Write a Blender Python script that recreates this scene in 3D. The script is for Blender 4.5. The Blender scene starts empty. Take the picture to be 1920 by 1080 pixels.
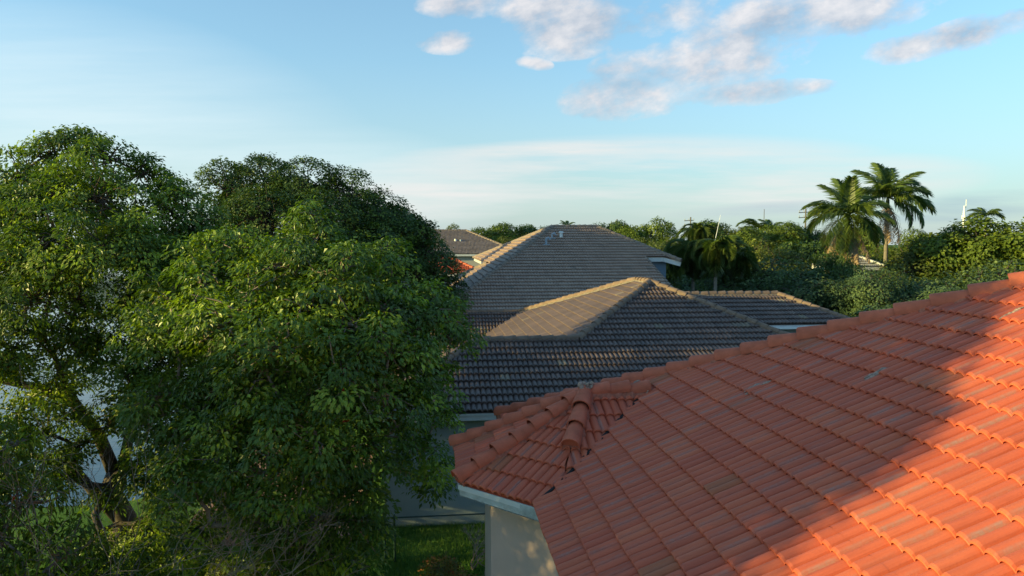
import bpy, bmesh, math, random
import numpy as np
from mathutils import Vector, Matrix
R = math.radians
random.seed(7)
rng = np.random.default_rng(11)
C = bpy.context.scene.collection
scene = bpy.context.scene

# ------------------------------------------------------------------ camera and local frame
F, HZ, H = 1280.0, 455.0, 8.6
PITCH = math.atan((540 - HZ) / F)
PSI = math.atan((960 - 818) / F * math.cos(PITCH))
D1 = np.array([-math.sin(PSI), math.cos(PSI), 0.0])     # along the eaves, away from the camera
D2 = np.array([math.cos(PSI), math.sin(PSI), 0.0])      # across, to the right
Z = np.array([0.0, 0.0, 1.0])
def L(u, v, z): return D2 * u + D1 * v + Z * z
def at(px, py, D):
    """world point at distance D (along y) seen at a place of the photograph"""
    x, z = (px - 960) / F, -(py - 540) / F
    c, s = math.cos(-PITCH), math.sin(-PITCH)
    y2, z2 = c - s * z, s + c * z
    return np.array([x / y2 * D, D, H + z2 / y2 * D])
cam = bpy.data.cameras.new('camera'); cam.sensor_width = 36; cam.lens = 24
cam.clip_end = 6000; cam.clip_start = 0.1
co = bpy.data.objects.new('camera', cam); C.objects.link(co)
co.location = (0, 0, H); co.rotation_euler = (R(90) - PITCH, 0, 0)
scene.camera = co

# ------------------------------------------------------------------ objects
def tag(o, label=None, cat=None, group=None, kind=None):
    if label: o['label'] = label
    if cat: o['category'] = cat
    if group: o['group'] = group
    if kind: o['kind'] = kind
    return o
def empty(name, loc, rz=0.0):
    o = bpy.data.objects.new(name, None); C.objects.link(o)
    o.location = loc; o.rotation_euler = (0, 0, rz)
    return o
def link(name, me, mat=None, parent=None):
    o = bpy.data.objects.new(name, me); C.objects.link(o)
    if mat is not None: me.materials.append(mat)
    if parent is not None:
        o.parent = parent
        o.matrix_parent_inverse = Matrix.LocRotScale(parent.location, parent.rotation_euler, parent.scale).inverted()
    return o
def fast_mesh(name, verts, quads, attr=None, smooth=False, uv=None):
    """verts (n,3); quads (m,4) or (m,3)"""
    me = bpy.data.meshes.new(name)
    verts = np.asarray(verts, dtype=np.float32); quads = np.asarray(quads, dtype=np.int32)
    m, k = quads.shape
    me.vertices.add(len(verts)); me.vertices.foreach_set('co', verts.ravel())
    me.loops.add(m * k); me.loops.foreach_set('vertex_index', quads.ravel())
    me.polygons.add(m); me.polygons.foreach_set('loop_start', np.arange(0, m * k, k, dtype=np.int32))
    try: me.polygons.foreach_set('loop_total', np.full(m, k, dtype=np.int32))
    except Exception: pass
    me.polygons.foreach_set('use_smooth', np.full(m, smooth, dtype=bool))
    if attr is not None:
        a = me.attributes.new('rnd', 'FLOAT', 'FACE'); a.data.foreach_set('value', np.asarray(attr, dtype=np.float32))
    if uv is not None:
        l = me.uv_layers.new(name='uv'); l.data.foreach_set('uv', np.asarray(uv, dtype=np.float32)[quads.ravel()].ravel())
    me.update(calc_edges=True); me.validate()
    return me
class MB:
    """collects simple solids into one mesh"""
    def __init__(s): s.v = []; s.f = []
    def add(s, vs, fs):
        b = len(s.v); s.v += [tuple(map(float, p)) for p in vs]; s.f += [tuple(i + b for i in f) for f in fs]
    def box(s, a, b, w, h, up=Z, off=0.0):
        """a bar from a to b, width w across, height h along up"""
        a = np.array(a, float); b = np.array(b, float); d = b - a; d /= np.linalg.norm(d)
        x = np.cross(d, up); x /= np.linalg.norm(x); y = np.cross(x, d)
        vs = []
        for p in (a, b):
            for sx, sy in ((-1, -1), (1, -1), (1, 1), (-1, 1)):
                vs.append(p + x * (sx * w / 2 + off) + y * sy * h / 2)
        s.add(vs, [(0, 1, 2, 3), (7, 6, 5, 4), (0, 4, 5, 1), (1, 5, 6, 2), (2, 6, 7, 3), (3, 7, 4, 0)])
    def tube(s, pts, rad, n=6, cap=True):
        pts = [np.array(p, float) for p in pts]; m = len(pts)
        ring = []
        prev = None
        for i, p in enumerate(pts):
            d = pts[min(i + 1, m - 1)] - pts[max(i - 1, 0)]; d = d / (np.linalg.norm(d) + 1e-9)
            if prev is None:
                ref = np.array([1, 0, 0]) if abs(d[0]) < 0.8 else np.array([0, 1, 0])
                x = np.cross(d, ref)
            else: x = prev - d * (prev @ d)
            x /= (np.linalg.norm(x) + 1e-9); y = np.cross(d, x); prev = x
            r = rad[i] if hasattr(rad, '__len__') else rad
            ring.append([p + r * (x * math.cos(2 * math.pi * k / n) + y * math.sin(2 * math.pi * k / n)) for k in range(n)])
        vs = [q for rg in ring for q in rg]
        fs = [(i * n + k, i * n + (k + 1) % n, (i + 1) * n + (k + 1) % n, (i + 1) * n + k) for i in range(m - 1) for k in range(n)]
        if cap: fs += [tuple(range(n))[::-1], tuple((m - 1) * n + k for k in range(n))]
        s.add(vs, fs)
    def poly(s, pts): s.add(pts, [tuple(range(len(pts)))])
    def prism(s, pts, z0, z1):
        n = len(pts); vs = [(p[0], p[1], z0) for p in pts] + [(p[0], p[1], z1) for p in pts]
        s.add(vs, [tuple(range(n))[::-1], tuple(range(n, 2 * n))] + [(i, (i + 1) % n, (i + 1) % n + n, i + n) for i in range(n)])
    def build(s, name, mat, parent=None, smooth=False):
        me = bpy.data.meshes.new(name); me.from_pydata(s.v, [], s.f); me.update()
        if smooth: me.polygons.foreach_set('use_smooth', [True] * len(me.polygons))
        return link(name, me, mat, parent)

# ------------------------------------------------------------------ materials
def nodes(name):
    m = bpy.data.materials.new(name); m.use_nodes = True
    nt = m.node_tree; nt.nodes.clear()
    return m, nt
def N(nt, t, **kw):
    n = nt.nodes.new(t)
    for k, v in kw.items():
        if k.startswith('i_'): n.inputs[k[2:].replace('_', ' ')].default_value = v
        else: setattr(n, k, v)
    return n
def ramp(nt, stops, src=None):
    n = nt.nodes.new('ShaderNodeValToRGB'); e = n.color_ramp.elements
    while len(e) < len(stops): e.new(0.5)
    for i, (p, c) in enumerate(stops):
        e[i].position = p; e[i].color = (*c, 1) if len(c) == 3 else c
    if src is not None: nt.links.new(src, n.inputs[0])
    return n
def mixc(nt, fac, a, b, mode='MIX'):
    n = nt.nodes.new('ShaderNodeMix'); n.data_type = 'RGBA'; n.blend_type = mode
    for s, v in ((0, fac), (6, a), (7, b)):
        if isinstance(v, (int, float)): n.inputs[s].default_value = v
        elif isinstance(v, tuple): n.inputs[s].default_value = (*v, 1)
        else: nt.links.new(v, n.inputs[s])
    return n.outputs[2]
def mth(nt, op, a, b=None, c=None, clamp=False):
    n = nt.nodes.new('ShaderNodeMath'); n.operation = op; n.use_clamp = clamp
    for i, v in enumerate((a, b, c)):
        if v is None: continue
        if isinstance(v, (int, float)): n.inputs[i].default_value = v
        else: nt.links.new(v, n.inputs[i])
    return n.outputs[0]
def finish(nt, col, rough=0.7, spec=0.3, bump=None, bstr=0.3, bdist=0.01):
    p = nt.nodes.new('ShaderNodeBsdfPrincipled')
    if isinstance(col, tuple): p.inputs['Base Color'].default_value = (*col, 1)
    else: nt.links.new(col, p.inputs['Base Color'])
    if isinstance(rough, (int, float)): p.inputs['Roughness'].default_value = rough
    else: nt.links.new(rough, p.inputs['Roughness'])
    p.inputs['Specular IOR Level'].default_value = spec
    if bump is not None:
        b = N(nt, 'ShaderNodeBump'); b.inputs['Strength'].default_value = bstr; b.inputs['Distance'].default_value = bdist
        nt.links.new(bump, b.inputs['Height']); nt.links.new(b.outputs[0], p.inputs['Normal'])
    o = nt.nodes.new('ShaderNodeOutputMaterial'); nt.links.new(p.outputs[0], o.inputs[0])
    return p, o
def noise(nt, scale, detail=4, vec=None, rough=0.6):
    n = nt.nodes.new('ShaderNodeTexNoise'); n.inputs['Scale'].default_value = scale
    n.inputs['Detail'].default_value = detail; n.inputs['Roughness'].default_value = rough
    if vec is not None: nt.links.new(vec, n.inputs['Vector'])
    return n
def objpos(nt):
    return N(nt, 'ShaderNodeNewGeometry').outputs['Position']
def plain(name, col, rough=0.7, spec=0.3, var=0.15, scale=6.0, bump=0.15):
    m, nt = nodes(name); pos = objpos(nt)
    n = noise(nt, scale, 5, pos); n2 = noise(nt, scale * 9, 3, pos)
    lo = tuple(c * (1 - var) for c in col); hi = tuple(min(1, c * (1 + var)) for c in col)
    r = ramp(nt, [(0.3, lo), (0.7, hi)], n.outputs[0])
    finish(nt, r.outputs[0], rough, spec, n2.outputs[0], bump, 0.01)
    return m
def tile_mat(name, base, dark, light, grey, grey_amt, stain, rough=0.62, spec=0.35):
    """base colour varies tile by tile; grey lichen lies in the pans; stains in patches"""
    m, nt = nodes(name)
    uvn = N(nt, 'ShaderNodeUVMap'); uvn.uv_map = 'uv'
    pos = objpos(nt)
    fl = N(nt, 'ShaderNodeVectorMath', operation='FLOOR'); nt.links.new(uvn.outputs[0], fl.inputs[0])
    wn = N(nt, 'ShaderNodeTexWhiteNoise', noise_dimensions='2D'); nt.links.new(fl.outputs[0], wn.inputs[0])
    c = ramp(nt, [(0.0, dark), (0.35, base), (0.7, base), (1.0, light)], wn.outputs[0]).outputs[0]
    n1 = noise(nt, 3.0, 5, pos); n2 = noise(nt, 60.0, 4, pos); n3 = noise(nt, 0.45, 4, pos)
    c = mixc(nt, mth(nt, 'MULTIPLY', ramp(nt, [(0.45, (0, 0, 0)), (0.75, (1, 1, 1))], n1.outputs[0]).outputs[0], 0.35), c, dark)
    c = mixc(nt, mth(nt, 'MULTIPLY', ramp(nt, [(0.5, (0, 0, 0)), (0.7, (1, 1, 1))], n3.outputs[0]).outputs[0], 0.4), c, light)
    # run-off streaks down the slope
    mp = N(nt, 'ShaderNodeMapping'); mp.inputs['Scale'].default_value = (2.6, 0.22, 1); nt.links.new(uvn.outputs[0], mp.inputs[0])
    n5 = noise(nt, 1.0, 6, mp.outputs[0], 0.7)
    c = mixc(nt, mth(nt, 'MULTIPLY', ramp(nt, [(0.48, (0, 0, 0)), (0.72, (1, 1, 1))], n5.outputs[0]).outputs[0], 0.55), c, tuple(x * 0.55 for x in dark))
    # speckle
    c = mixc(nt, mth(nt, 'MULTIPLY', ramp(nt, [(0.35, (1, 1, 1)), (0.5, (0, 0, 0))], n2.outputs[0]).outputs[0], 0.35), c, dark)
    # lichen in one pan of each tile
    sx = N(nt, 'ShaderNodeSeparateXYZ'); nt.links.new(uvn.outputs[0], sx.inputs[0])
    fr = mth(nt, 'FRACT', sx.outputs[0]); frb = mth(nt, 'FRACT', sx.outputs[1])
    d = mth(nt, 'ABSOLUTE', mth(nt, 'SUBTRACT', fr, 0.52))
    pan = ramp(nt, [(0.08, (1, 1, 1)), (0.13, (0, 0, 0))], d).outputs[0]
    wn2 = N(nt, 'ShaderNodeTexWhiteNoise', noise_dimensions='3D')
    va = N(nt, 'ShaderNodeVectorMath', operation='ADD'); nt.links.new(fl.outputs[0], va.inputs[0]); va.inputs[1].default_value = (3.3, 7.7, 1.9)
    nt.links.new(va.outputs[0], wn2.inputs[0])
    g = mth(nt, 'MULTIPLY', pan, ramp(nt, [(0.15, (0, 0, 0)), (0.75, (1, 1, 1))], wn2.outputs[0]).outputs[0])
    g = mth(nt, 'MULTIPLY', g, ramp(nt, [(0.35, (0.45,) * 3), (0.6, (1, 1, 1))], n3.outputs[0]).outputs[0])
    g = mth(nt, 'MULTIPLY', g, ramp(nt, [(0.0, (0.3,) * 3), (0.2, (1, 1, 1)), (0.85, (1, 1, 1)), (1.0, (0.2,) * 3)], frb).outputs[0])
    n4 = noise(nt, 25.0, 3, pos)
    g = mth(nt, 'MULTIPLY', g, ramp(nt, [(0.3, (0.4,) * 3), (0.6, (1, 1, 1))], n4.outputs[0]).outputs[0])
    c = mixc(nt, mth(nt, 'MULTIPLY', g, grey_amt), c, grey)
    # a few odd tiles
    odd = ramp(nt, [(0.984, (0, 0, 0)), (0.99, (1, 1, 1))], wn2.outputs[0]).outputs[0]
    c = mixc(nt, mth(nt, 'MULTIPLY', odd, 0.6), c, stain)
    finish(nt, c, rough, spec, n2.outputs[0], 0.35, 0.006)
    return m
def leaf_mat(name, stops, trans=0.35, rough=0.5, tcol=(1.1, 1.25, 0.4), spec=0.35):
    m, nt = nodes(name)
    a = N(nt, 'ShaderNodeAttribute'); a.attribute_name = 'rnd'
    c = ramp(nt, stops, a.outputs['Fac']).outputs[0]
    p = nt.nodes.new('ShaderNodeBsdfPrincipled'); nt.links.new(c, p.inputs['Base Color'])
    p.inputs['Roughness'].default_value = rough; p.inputs['Specular IOR Level'].default_value = spec
    t = nt.nodes.new('ShaderNodeBsdfTranslucent')
    tc = mixc(nt, 1.0, c, tcol, 'MULTIPLY'); nt.links.new(tc, t.inputs[0])
    mx = nt.nodes.new('ShaderNodeMixShader'); mx.inputs[0].default_value = trans
    nt.links.new(p.outputs[0], mx.inputs[1]); nt.links.new(t.outputs[0], mx.inputs[2])
    o = nt.nodes.new('ShaderNodeOutputMaterial'); nt.links.new(mx.outputs[0], o.inputs[0])
    return m

M = {}
M['red_tile'] = tile_mat('red_tile', (0.54, 0.112, 0.055), (0.49, 0.098, 0.051), (0.57, 0.132, 0.062), (0.39, 0.20, 0.165), 0.95, (0.33, 0.11, 0.045))
M['red_cap'] = plain('red_cap', (0.49, 0.120, 0.064), 0.75, 0.25, 0.2, 5, 0.3)
M['grey_tile'] = tile_mat('grey_tile', (0.145, 0.098, 0.086), (0.112, 0.078, 0.070), (0.18, 0.120, 0.102), (0.24, 0.21, 0.18), 0.25, (0.28, 0.22, 0.15), 0.55, 0.4)
M['grey_cap'] = plain('grey_cap', (0.20, 0.135, 0.10), 0.75, 0.25, 0.25, 4, 0.3)
M['taupe_tile'] = tile_mat('taupe_tile', (0.35, 0.235, 0.182), (0.31, 0.208, 0.162), (0.39, 0.27, 0.21), (0.28, 0.22, 0.18), 0.3, (0.2, 0.16, 0.13))
M['taupe_cap'] = plain('taupe_cap', (0.22, 0.168, 0.138), 0.75, 0.25, 0.2, 4, 0.3)
M['slate_tile'] = tile_mat('slate_tile', (0.24, 0.19, 0.185), (0.20, 0.16, 0.155), (0.28, 0.225, 0.22), (0.33, 0.30, 0.30), 0.3, (0.2, 0.18, 0.18))
M['pale_tile'] = tile_mat('pale_tile', (0.34, 0.33, 0.34), (0.28, 0.27, 0.28), (0.42, 0.40, 0.41), (0.5, 0.5, 0.5), 0.3, (0.4, 0.35, 0.3))
M['old_fascia'] = plain('old_fascia', (0.42, 0.43, 0.42), 0.7, 0.2, 0.35, 6, 0.4)
M['mortar'] = plain('mortar', (0.40, 0.14, 0.095), 0.9, 0.15, 0.25, 20, 0.5)
M['old_mortar'] = plain('old_mortar', (0.36, 0.25, 0.20), 0.9, 0.15, 0.4, 25, 0.6)
M['grey_mortar'] = plain('grey_mortar', (0.20, 0.17, 0.15), 0.9, 0.15, 0.3, 20, 0.5)
M['fascia'] = plain('fascia', (0.56, 0.56, 0.56), 0.5, 0.4, 0.08, 3, 0.05)
M['cream_wall'] = plain('cream_wall', (0.52, 0.375, 0.335), 0.85, 0.2, 0.05, 2, 0.35)
M['grey_wall'] = plain('grey_wall', (0.32, 0.37, 0.39), 0.85, 0.2, 0.08, 2, 0.35)
M['blue_wall'] = plain('blue_wall', (0.20, 0.27, 0.36), 0.85, 0.2, 0.05, 2, 0.3)
M['beige_wall'] = plain('beige_wall', (0.46, 0.42, 0.37), 0.85, 0.2, 0.06, 2, 0.3)
M['soffit'] = plain('soffit', (0.6, 0.6, 0.58), 0.7, 0.2, 0.05, 3, 0.05)
M['bark'] = plain('bark', (0.085, 0.070, 0.060), 0.9, 0.15, 0.4, 7, 0.8)
M['pale_bark'] = plain('pale_bark', (0.26, 0.21, 0.18), 0.9, 0.15, 0.35, 7, 0.8)
M['palm_bark'] = plain('palm_bark', (0.19, 0.165, 0.14), 0.9, 0.15, 0.25, 5, 0.6)
M['dead_frond'] = leaf_mat('dead_frond', [(0, (0.28, 0.19, 0.11)), (1, (0.42, 0.30, 0.19))], 0.25, 0.8, (1, 0.8, 0.5))
M['gap_black'] = plain('gap_black', (0.02, 0.018, 0.018), 0.7, 0.2, 0.1, 3, 0.05)
M['green_metal'] = plain('green_metal', (0.012, 0.045, 0.038), 0.4, 0.5, 0.1, 3, 0.05)
M['white_metal'] = plain('white_metal', (0.75, 0.75, 0.75), 0.4, 0.5, 0.06, 3, 0.05)
M['lead'] = plain('lead', (0.30, 0.34, 0.40), 0.4, 0.5, 0.1, 8, 0.05)
M['dark_pole'] = plain('dark_pole', (0.12, 0.11, 0.10), 0.8, 0.2, 0.15, 3, 0.1)
M['pavers'] = None
GY = lambda d, m, l: [(0.0, d), (0.55, m), (0.85, l), (1.0, tuple(min(1, x * 1.35) for x in l))]
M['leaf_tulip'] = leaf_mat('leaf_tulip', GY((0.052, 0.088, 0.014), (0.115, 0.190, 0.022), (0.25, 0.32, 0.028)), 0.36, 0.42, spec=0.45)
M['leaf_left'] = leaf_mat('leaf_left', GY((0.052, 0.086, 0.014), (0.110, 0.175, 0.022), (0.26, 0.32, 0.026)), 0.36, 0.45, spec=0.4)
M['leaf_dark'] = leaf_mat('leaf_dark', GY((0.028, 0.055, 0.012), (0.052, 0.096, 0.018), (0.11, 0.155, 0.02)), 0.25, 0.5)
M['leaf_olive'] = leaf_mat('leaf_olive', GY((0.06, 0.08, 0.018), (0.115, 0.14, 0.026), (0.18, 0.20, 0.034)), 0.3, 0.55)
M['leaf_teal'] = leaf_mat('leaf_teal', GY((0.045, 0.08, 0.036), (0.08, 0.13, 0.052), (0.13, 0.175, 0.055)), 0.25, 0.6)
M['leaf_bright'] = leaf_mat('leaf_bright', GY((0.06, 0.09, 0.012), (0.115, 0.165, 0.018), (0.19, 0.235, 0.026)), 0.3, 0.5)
M['leaf_palm'] = leaf_mat('leaf_palm', [(0, (0.05, 0.085, 0.022)), (0.7, (0.09, 0.135, 0.03)), (1, (0.15, 0.18, 0.04))], 0.28, 0.4)
M['leaf_sago'] = leaf_mat('leaf_sago', [(0, (0.042, 0.070, 0.024)), (0.7, (0.075, 0.112, 0.032)), (1, (0.11, 0.13, 0.038))], 0.25, 0.45)
M['leaf_croton'] = leaf_mat('leaf_croton', [(0, (0.06, 0.09, 0.02)), (0.5, (0.17, 0.15, 0.03)), (0.8, (0.26, 0.17, 0.04)), (1, (0.30, 0.08, 0.03))], 0.3, 0.5)
M['grass_blade'] = leaf_mat('grass_blade', [(0, (0.06, 0.15, 0.03)), (1, (0.14, 0.26, 0.045))], 0.3, 0.6)
M['flower'] = leaf_mat('flower', [(0, (0.6, 0.08, 0.02)), (1, (0.7, 0.14, 0.03))], 0.3, 0.5, (1.2, 0.6, 0.3))

# ------------------------------------------------------------------ setting: ground, lake, patio
def ground():
    m, nt = nodes('lawn'); pos = objpos(nt)
    n = noise(nt, 0.35, 6, pos); n2 = noise(nt, 14, 5, pos)
    c = ramp(nt, [(0.3, (0.06, 0.13, 0.02)), (0.5, (0.10, 0.19, 0.028)), (0.75, (0.13, 0.19, 0.035))], n.outputs[0]).outputs[0]
    c = mixc(nt, mth(nt, 'MULTIPLY', n2.outputs[0], 0.5), c, (0.03, 0.06, 0.014))
    finish(nt, c, 0.95, 0.1, n2.outputs[0], 0.8, 0.05)
    def g(n, half, k): 
        t = np.linspace(-1, 1, n); return half * np.sinh(k * t) / np.sinh(k)
    xs = g(161, 2600, 6.0); ys = g(161, 2600, 6.0) + 20
    X, Y = np.meshgrid(xs, ys)
    U = X * D2[0] + Y * D2[1]; V = X * D1[0] + Y * D1[1]
    # lake hollow at the left
    d = np.maximum((U + 9.6) / 1.0, (23.3 - V) / 1.0)          # negative inside the lake
    d = np.maximum(d, (V - 260) / 4.0); d = np.maximum(d, (-U - 190) / 4.0)
    zz = np.where(d < 0, -0.9 * np.clip(-d / 2.2, 0, 1), 0.0)
    vs = np.stack([X, Y, zz], -1).reshape(-1, 3)
    i = np.arange(160); I, J = np.meshgrid(i, i); b = (J * 161 + I).ravel()
    q = np.stack([b, b + 1, b + 162, b + 161], 1)
    o = link('ground', fast_mesh('ground', vs, q, smooth=True), m); tag(o, 'green lawn that carries the gardens', None, None, 'structure')
ground()
def lake():
    m, nt = nodes('lake_water'); pos = objpos(nt)
    n = noise(nt, 1.2, 3, pos)
    finish(nt, (0.03, 0.05, 0.055), 0.06, 0.5, n.outputs[0], 0.25, 0.05)
    a = MB(); p = [L(-200, 21, 0), L(-9.6, 21, 0), L(-9.6, 264, 0), L(-200, 264, 0)]
    a.poly([(q[0], q[1], -0.3) for q in p]); o = a.build('water', m)
    tag(o, 'pale lake glimpsed through the trees at the left', None, None, 'structure')
lake()
def patio():
    m, nt = nodes('brick_pavers'); pos = objpos(nt)
    b = N(nt, 'ShaderNodeTexBrick'); nt.links.new(pos, b.inputs[0]); b.inputs['Scale'].default_value = 5.0
    b.inputs['Color1'].default_value = (0.42, 0.20, 0.15, 1); b.inputs['Color2'].default_value = (0.34, 0.18, 0.14, 1)
    b.inputs['Mortar'].default_value = (0.22, 0.17, 0.14, 1); b.inputs['Mortar Size'].default_value = 0.015
    n = noise(nt, 2.0, 5, pos)
    c = mixc(nt, mth(nt, 'MULTIPLY', n.outputs[0], 0.4), b.outputs[0], (0.2, 0.13, 0.11))
    finish(nt, c, 0.85, 0.2, b.outputs['Fac'], 0.4, 0.01)
    a = MB(); a.prism([L(-7.6, 19.6, 0), L(-2.6, 19.6, 0), L(-2.6, 29, 0), L(-7.6, 29, 0)], -0.1, 0.05)
    o = a.build('patio', m); tag(o, 'reddish brick paved patio beside the grey house behind the leaves', None, None, 'structure')
patio()

# ------------------------------------------------------------------ roofs
def tile_slope(name, parent, mat, O, A, slope_up, poly, tan, sp=0.165, e=0.37, h=0.032, th=0.028, sub=7, seed=0, width=0.43, fine=True):
    """O: 3D point of the eave line (a=0,b=0). A: unit along the eave. slope_up: horizontal unit towards the ridge.
    poly: convex outline in (a, b) with b measured on the slope."""
    A = np.array(A, float); th_ = math.atan(tan)
    B = np.array(slope_up, float) * math.cos(th_) + Z * math.sin(th_)
    Nn = np.cross(A, B)
    if Nn[2] < 0: Nn = -Nn
    pa = [p[0] for p in poly]; pb = [p[1] for p in poly]
    a0, a1 = math.floor(min(pa) / (2 * sp)) - 1, math.ceil(max(pa) / (2 * sp)) + 1
    c0, c1 = math.floor(min(pb) / e), math.ceil(max(pb) / e)
    rg = np.random.default_rng(seed + 5)
    ph = []                                       # phases inside one tile (two barrels)
    for bar in (0, 1):
        for k in range(sub): ph.append(bar + k / sub)
    if fine: ph = [0.0, 0.035] + ph[1:] + [1.975]
    ph = np.array(sorted(ph)); nt_ = a1 - a0
    pcol = np.concatenate([ph / 2 + i for i in range(nt_)]) + a0           # in tiles
    phs = np.tile(ph, nt_); tid = np.repeat(np.arange(nt_), len(ph))
    x = (phs % 1.0 - 0.5) / width
    prof = h * np.sqrt(np.clip(1 - x * x, 0, 1))
    if fine: prof = np.where((phs < 0.01), prof - 0.012, prof)
    rows_b = [min(0.09, e * 0.3), 0.0, 0.006, 0.03, e * 0.5, e]; drop = [-0.004, th * 0.38, th * 0.85, th, th * 0.5, 0.0]
    nc = c1 - c0
    V_, UV = [], []
    for c in range(nc):
        jz = rg.normal(0, 0.0022, nt_)[tid]; jb = rg.normal(0, 0.0045, nt_)[tid]; jt = rg.normal(0, 0.0022, nt_)[tid] * (phs - 1)
        for k, (rb, dz) in enumerate(zip(rows_b, drop)):
            w = 1.0 if k < 4 else (0.6 if k == 4 else 0.15)
            b = (c + c0) * e + rb + (jb if 0 < k < 4 else 0)
            n = prof + dz + (jz + jt) * w
            if k == 0: n = prof * 0.9 + dz
            a = pcol * 2 * sp
            P = np.array(O)[None] + a[:, None] * A[None] + (np.zeros_like(a) + b)[:, None] * B[None] + n[:, None] * Nn[None]
            V_.append(P); UV.append(np.stack([pcol, np.zeros_like(a) + (c + c0 + (0.02 if k == 0 else min(0.98, max(0.02, rb / e))))], 1))
    W = len(pcol); nr = len(V_)
    V_ = np.concatenate(V_); UV = np.concatenate(UV)
    i = np.arange(W - 1); r = np.array([r_ for r_ in range(nr - 1)])
    I, J = np.meshgrid(i, r); b0 = (J * W + I).ravel()
    q = np.stack([b0, b0 + 1, b0 + W + 1, b0 + W], 1)
    me = fast_mesh(name, V_, q, uv=UV)
    bm = bmesh.new(); bm.from_mesh(me)
    poly3 = [np.array(O) + A * p[0] + B * p[1] for p in poly]
    cen = sum(poly3) / len(poly3)
    for k in range(len(poly3)):
        p, p2 = poly3[k], poly3[(k + 1) % len(poly3)]
        if abs(poly[k][1] - c0 * e) < 1e-3 and abs(poly[(k + 1) % len(poly)][1] - c0 * e) < 1e-3: continue
        nrm = np.cross(p2 - p, Nn); nrm /= np.linalg.norm(nrm)
        if (cen - p) @ nrm > 0: nrm = -nrm
        bmesh.ops.bisect_plane(bm, geom=bm.verts[:] + bm.edges[:] + bm.faces[:], plane_co=p, plane_no=nrm, clear_outer=True)
    # deck under the tiles
    uvl = bm.loops.layers.uv[0]
    dv = [bm.verts.new(p - Nn * 0.03) for p in poly3]; bm.faces.new(dv)
    bm.to_mesh(me); bm.free()
    for pl in me.polygons: pl.use_smooth = False
    return link(name, me, mat, parent)

def caps(name, parent, mat, P, Q, r=0.13, length=0.40, lift=0.02, seed=0, mortar=None, first_closed=True, taper=0.80, nose=0.034):
    if mortar is not None and mortar.name == 'grey_mortar': nose, taper = 0.012, 0.88
    """overlapping half round tiles from the low end P to the high end Q, on a mortar bed"""
    P = np.array(P, float); Q = np.array(Q, float); d = Q - P; T = np.linalg.norm(d); d /= T
    x = np.cross(d, Z); x /= np.linalg.norm(x); up = np.cross(x, d)
    n = max(1, int(round(T / length))); st = T / n; rg = random.Random(seed)
    mb = MB(); K = 10
    for i in range(n):
        j = rg.uniform(-0.008, 0.008); jr = 1 + rg.uniform(-0.03, 0.03); yaw = rg.uniform(-0.012, 0.012)
        a = P + d * (i * st - 0.025) + up * (lift + nose + j) + x * yaw
        b = P + d * (i * st + st + 0.03) + up * (lift - 0.012 + j) - x * yaw
        ra, rb = r * jr, r * jr * taper
        ring = []
        for (p, rr) in ((a, ra - 0.018), (a, ra), (a + d * 0.02, ra + 0.002), (b, rb)):
            ring.append([p + x * rr * math.cos(R(-12 + 204 * k / K)) + up * rr * math.sin(R(-12 + 204 * k / K)) * 0.95 for k in range(K + 1)])
        vs = [q for g in ring for q in g]; W = K + 1
        fs = [(g * W + k, g * W + k + 1, (g + 1) * W + k + 1, (g + 1) * W + k) for g in range(3) for k in range(K)]
        mb.add(vs, fs)
        if i == 0 and first_closed:
            cc = [a + d * 0.03 + x * (ra - 0.016) * math.cos(R(-12 + 204 * k / K)) + up * (ra - 0.016) * math.sin(R(-12 + 204 * k / K)) * 0.95 for k in range(K + 1)]
            mb.add(cc, [tuple(range(K + 1))])
    o = mb.build(name, mat, parent, smooth=False)
    for pl in o.data.polygons: pl.use_smooth = pl.index % 30 >= 20
    if mortar is not None:
        m2 = MB(); K2 = int(T / 0.06) + 2; sec = []
        for i in range(K2):
            p = P + d * (T * i / (K2 - 1)); w = r * (1.02 + 0.05 * math.sin(i * 1.7 + seed) + rg.uniform(-0.04, 0.04)); hh = 0.035 + rg.uniform(-0.006, 0.006)
            sec.append([p - x * w - up * 0.07, p - x * w * 0.8 + up * hh, p + x * w * 0.8 + up * hh, p + x * w - up * 0.07])
        vs = [q for s_ in sec for q in s_]
        fs = [(i * 4 + k, i * 4 + k + 1, i * 4 + 4 + k + 1, i * 4 + 4 + k) for i in range(K2 - 1) for k in range(3)]
        fs += [(3, 2, 1, 0), tuple((K2 - 1) * 4 + k for k in range(4))]
        m2.add(vs, fs); m2.build('mortar_bed', mortar, parent)
    return o
def wall(name, mat, parent, pts, z0, z1):
    """walls through the (u,v) points, closed ring, as one thin solid"""
    a = MB(); a.prism([L(u, v, 0) for u, v in pts], z0, z1)
    return a.build(name, mat, parent)
def fascia(name, parent, pts, h=0.2, w=0.03, z=None, mat='fascia'):
    a = MB()
    for p, q in zip(pts[:-1], pts[1:]): a.box(p, q, w, h)
    return a.build(name, M[mat], parent)

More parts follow.
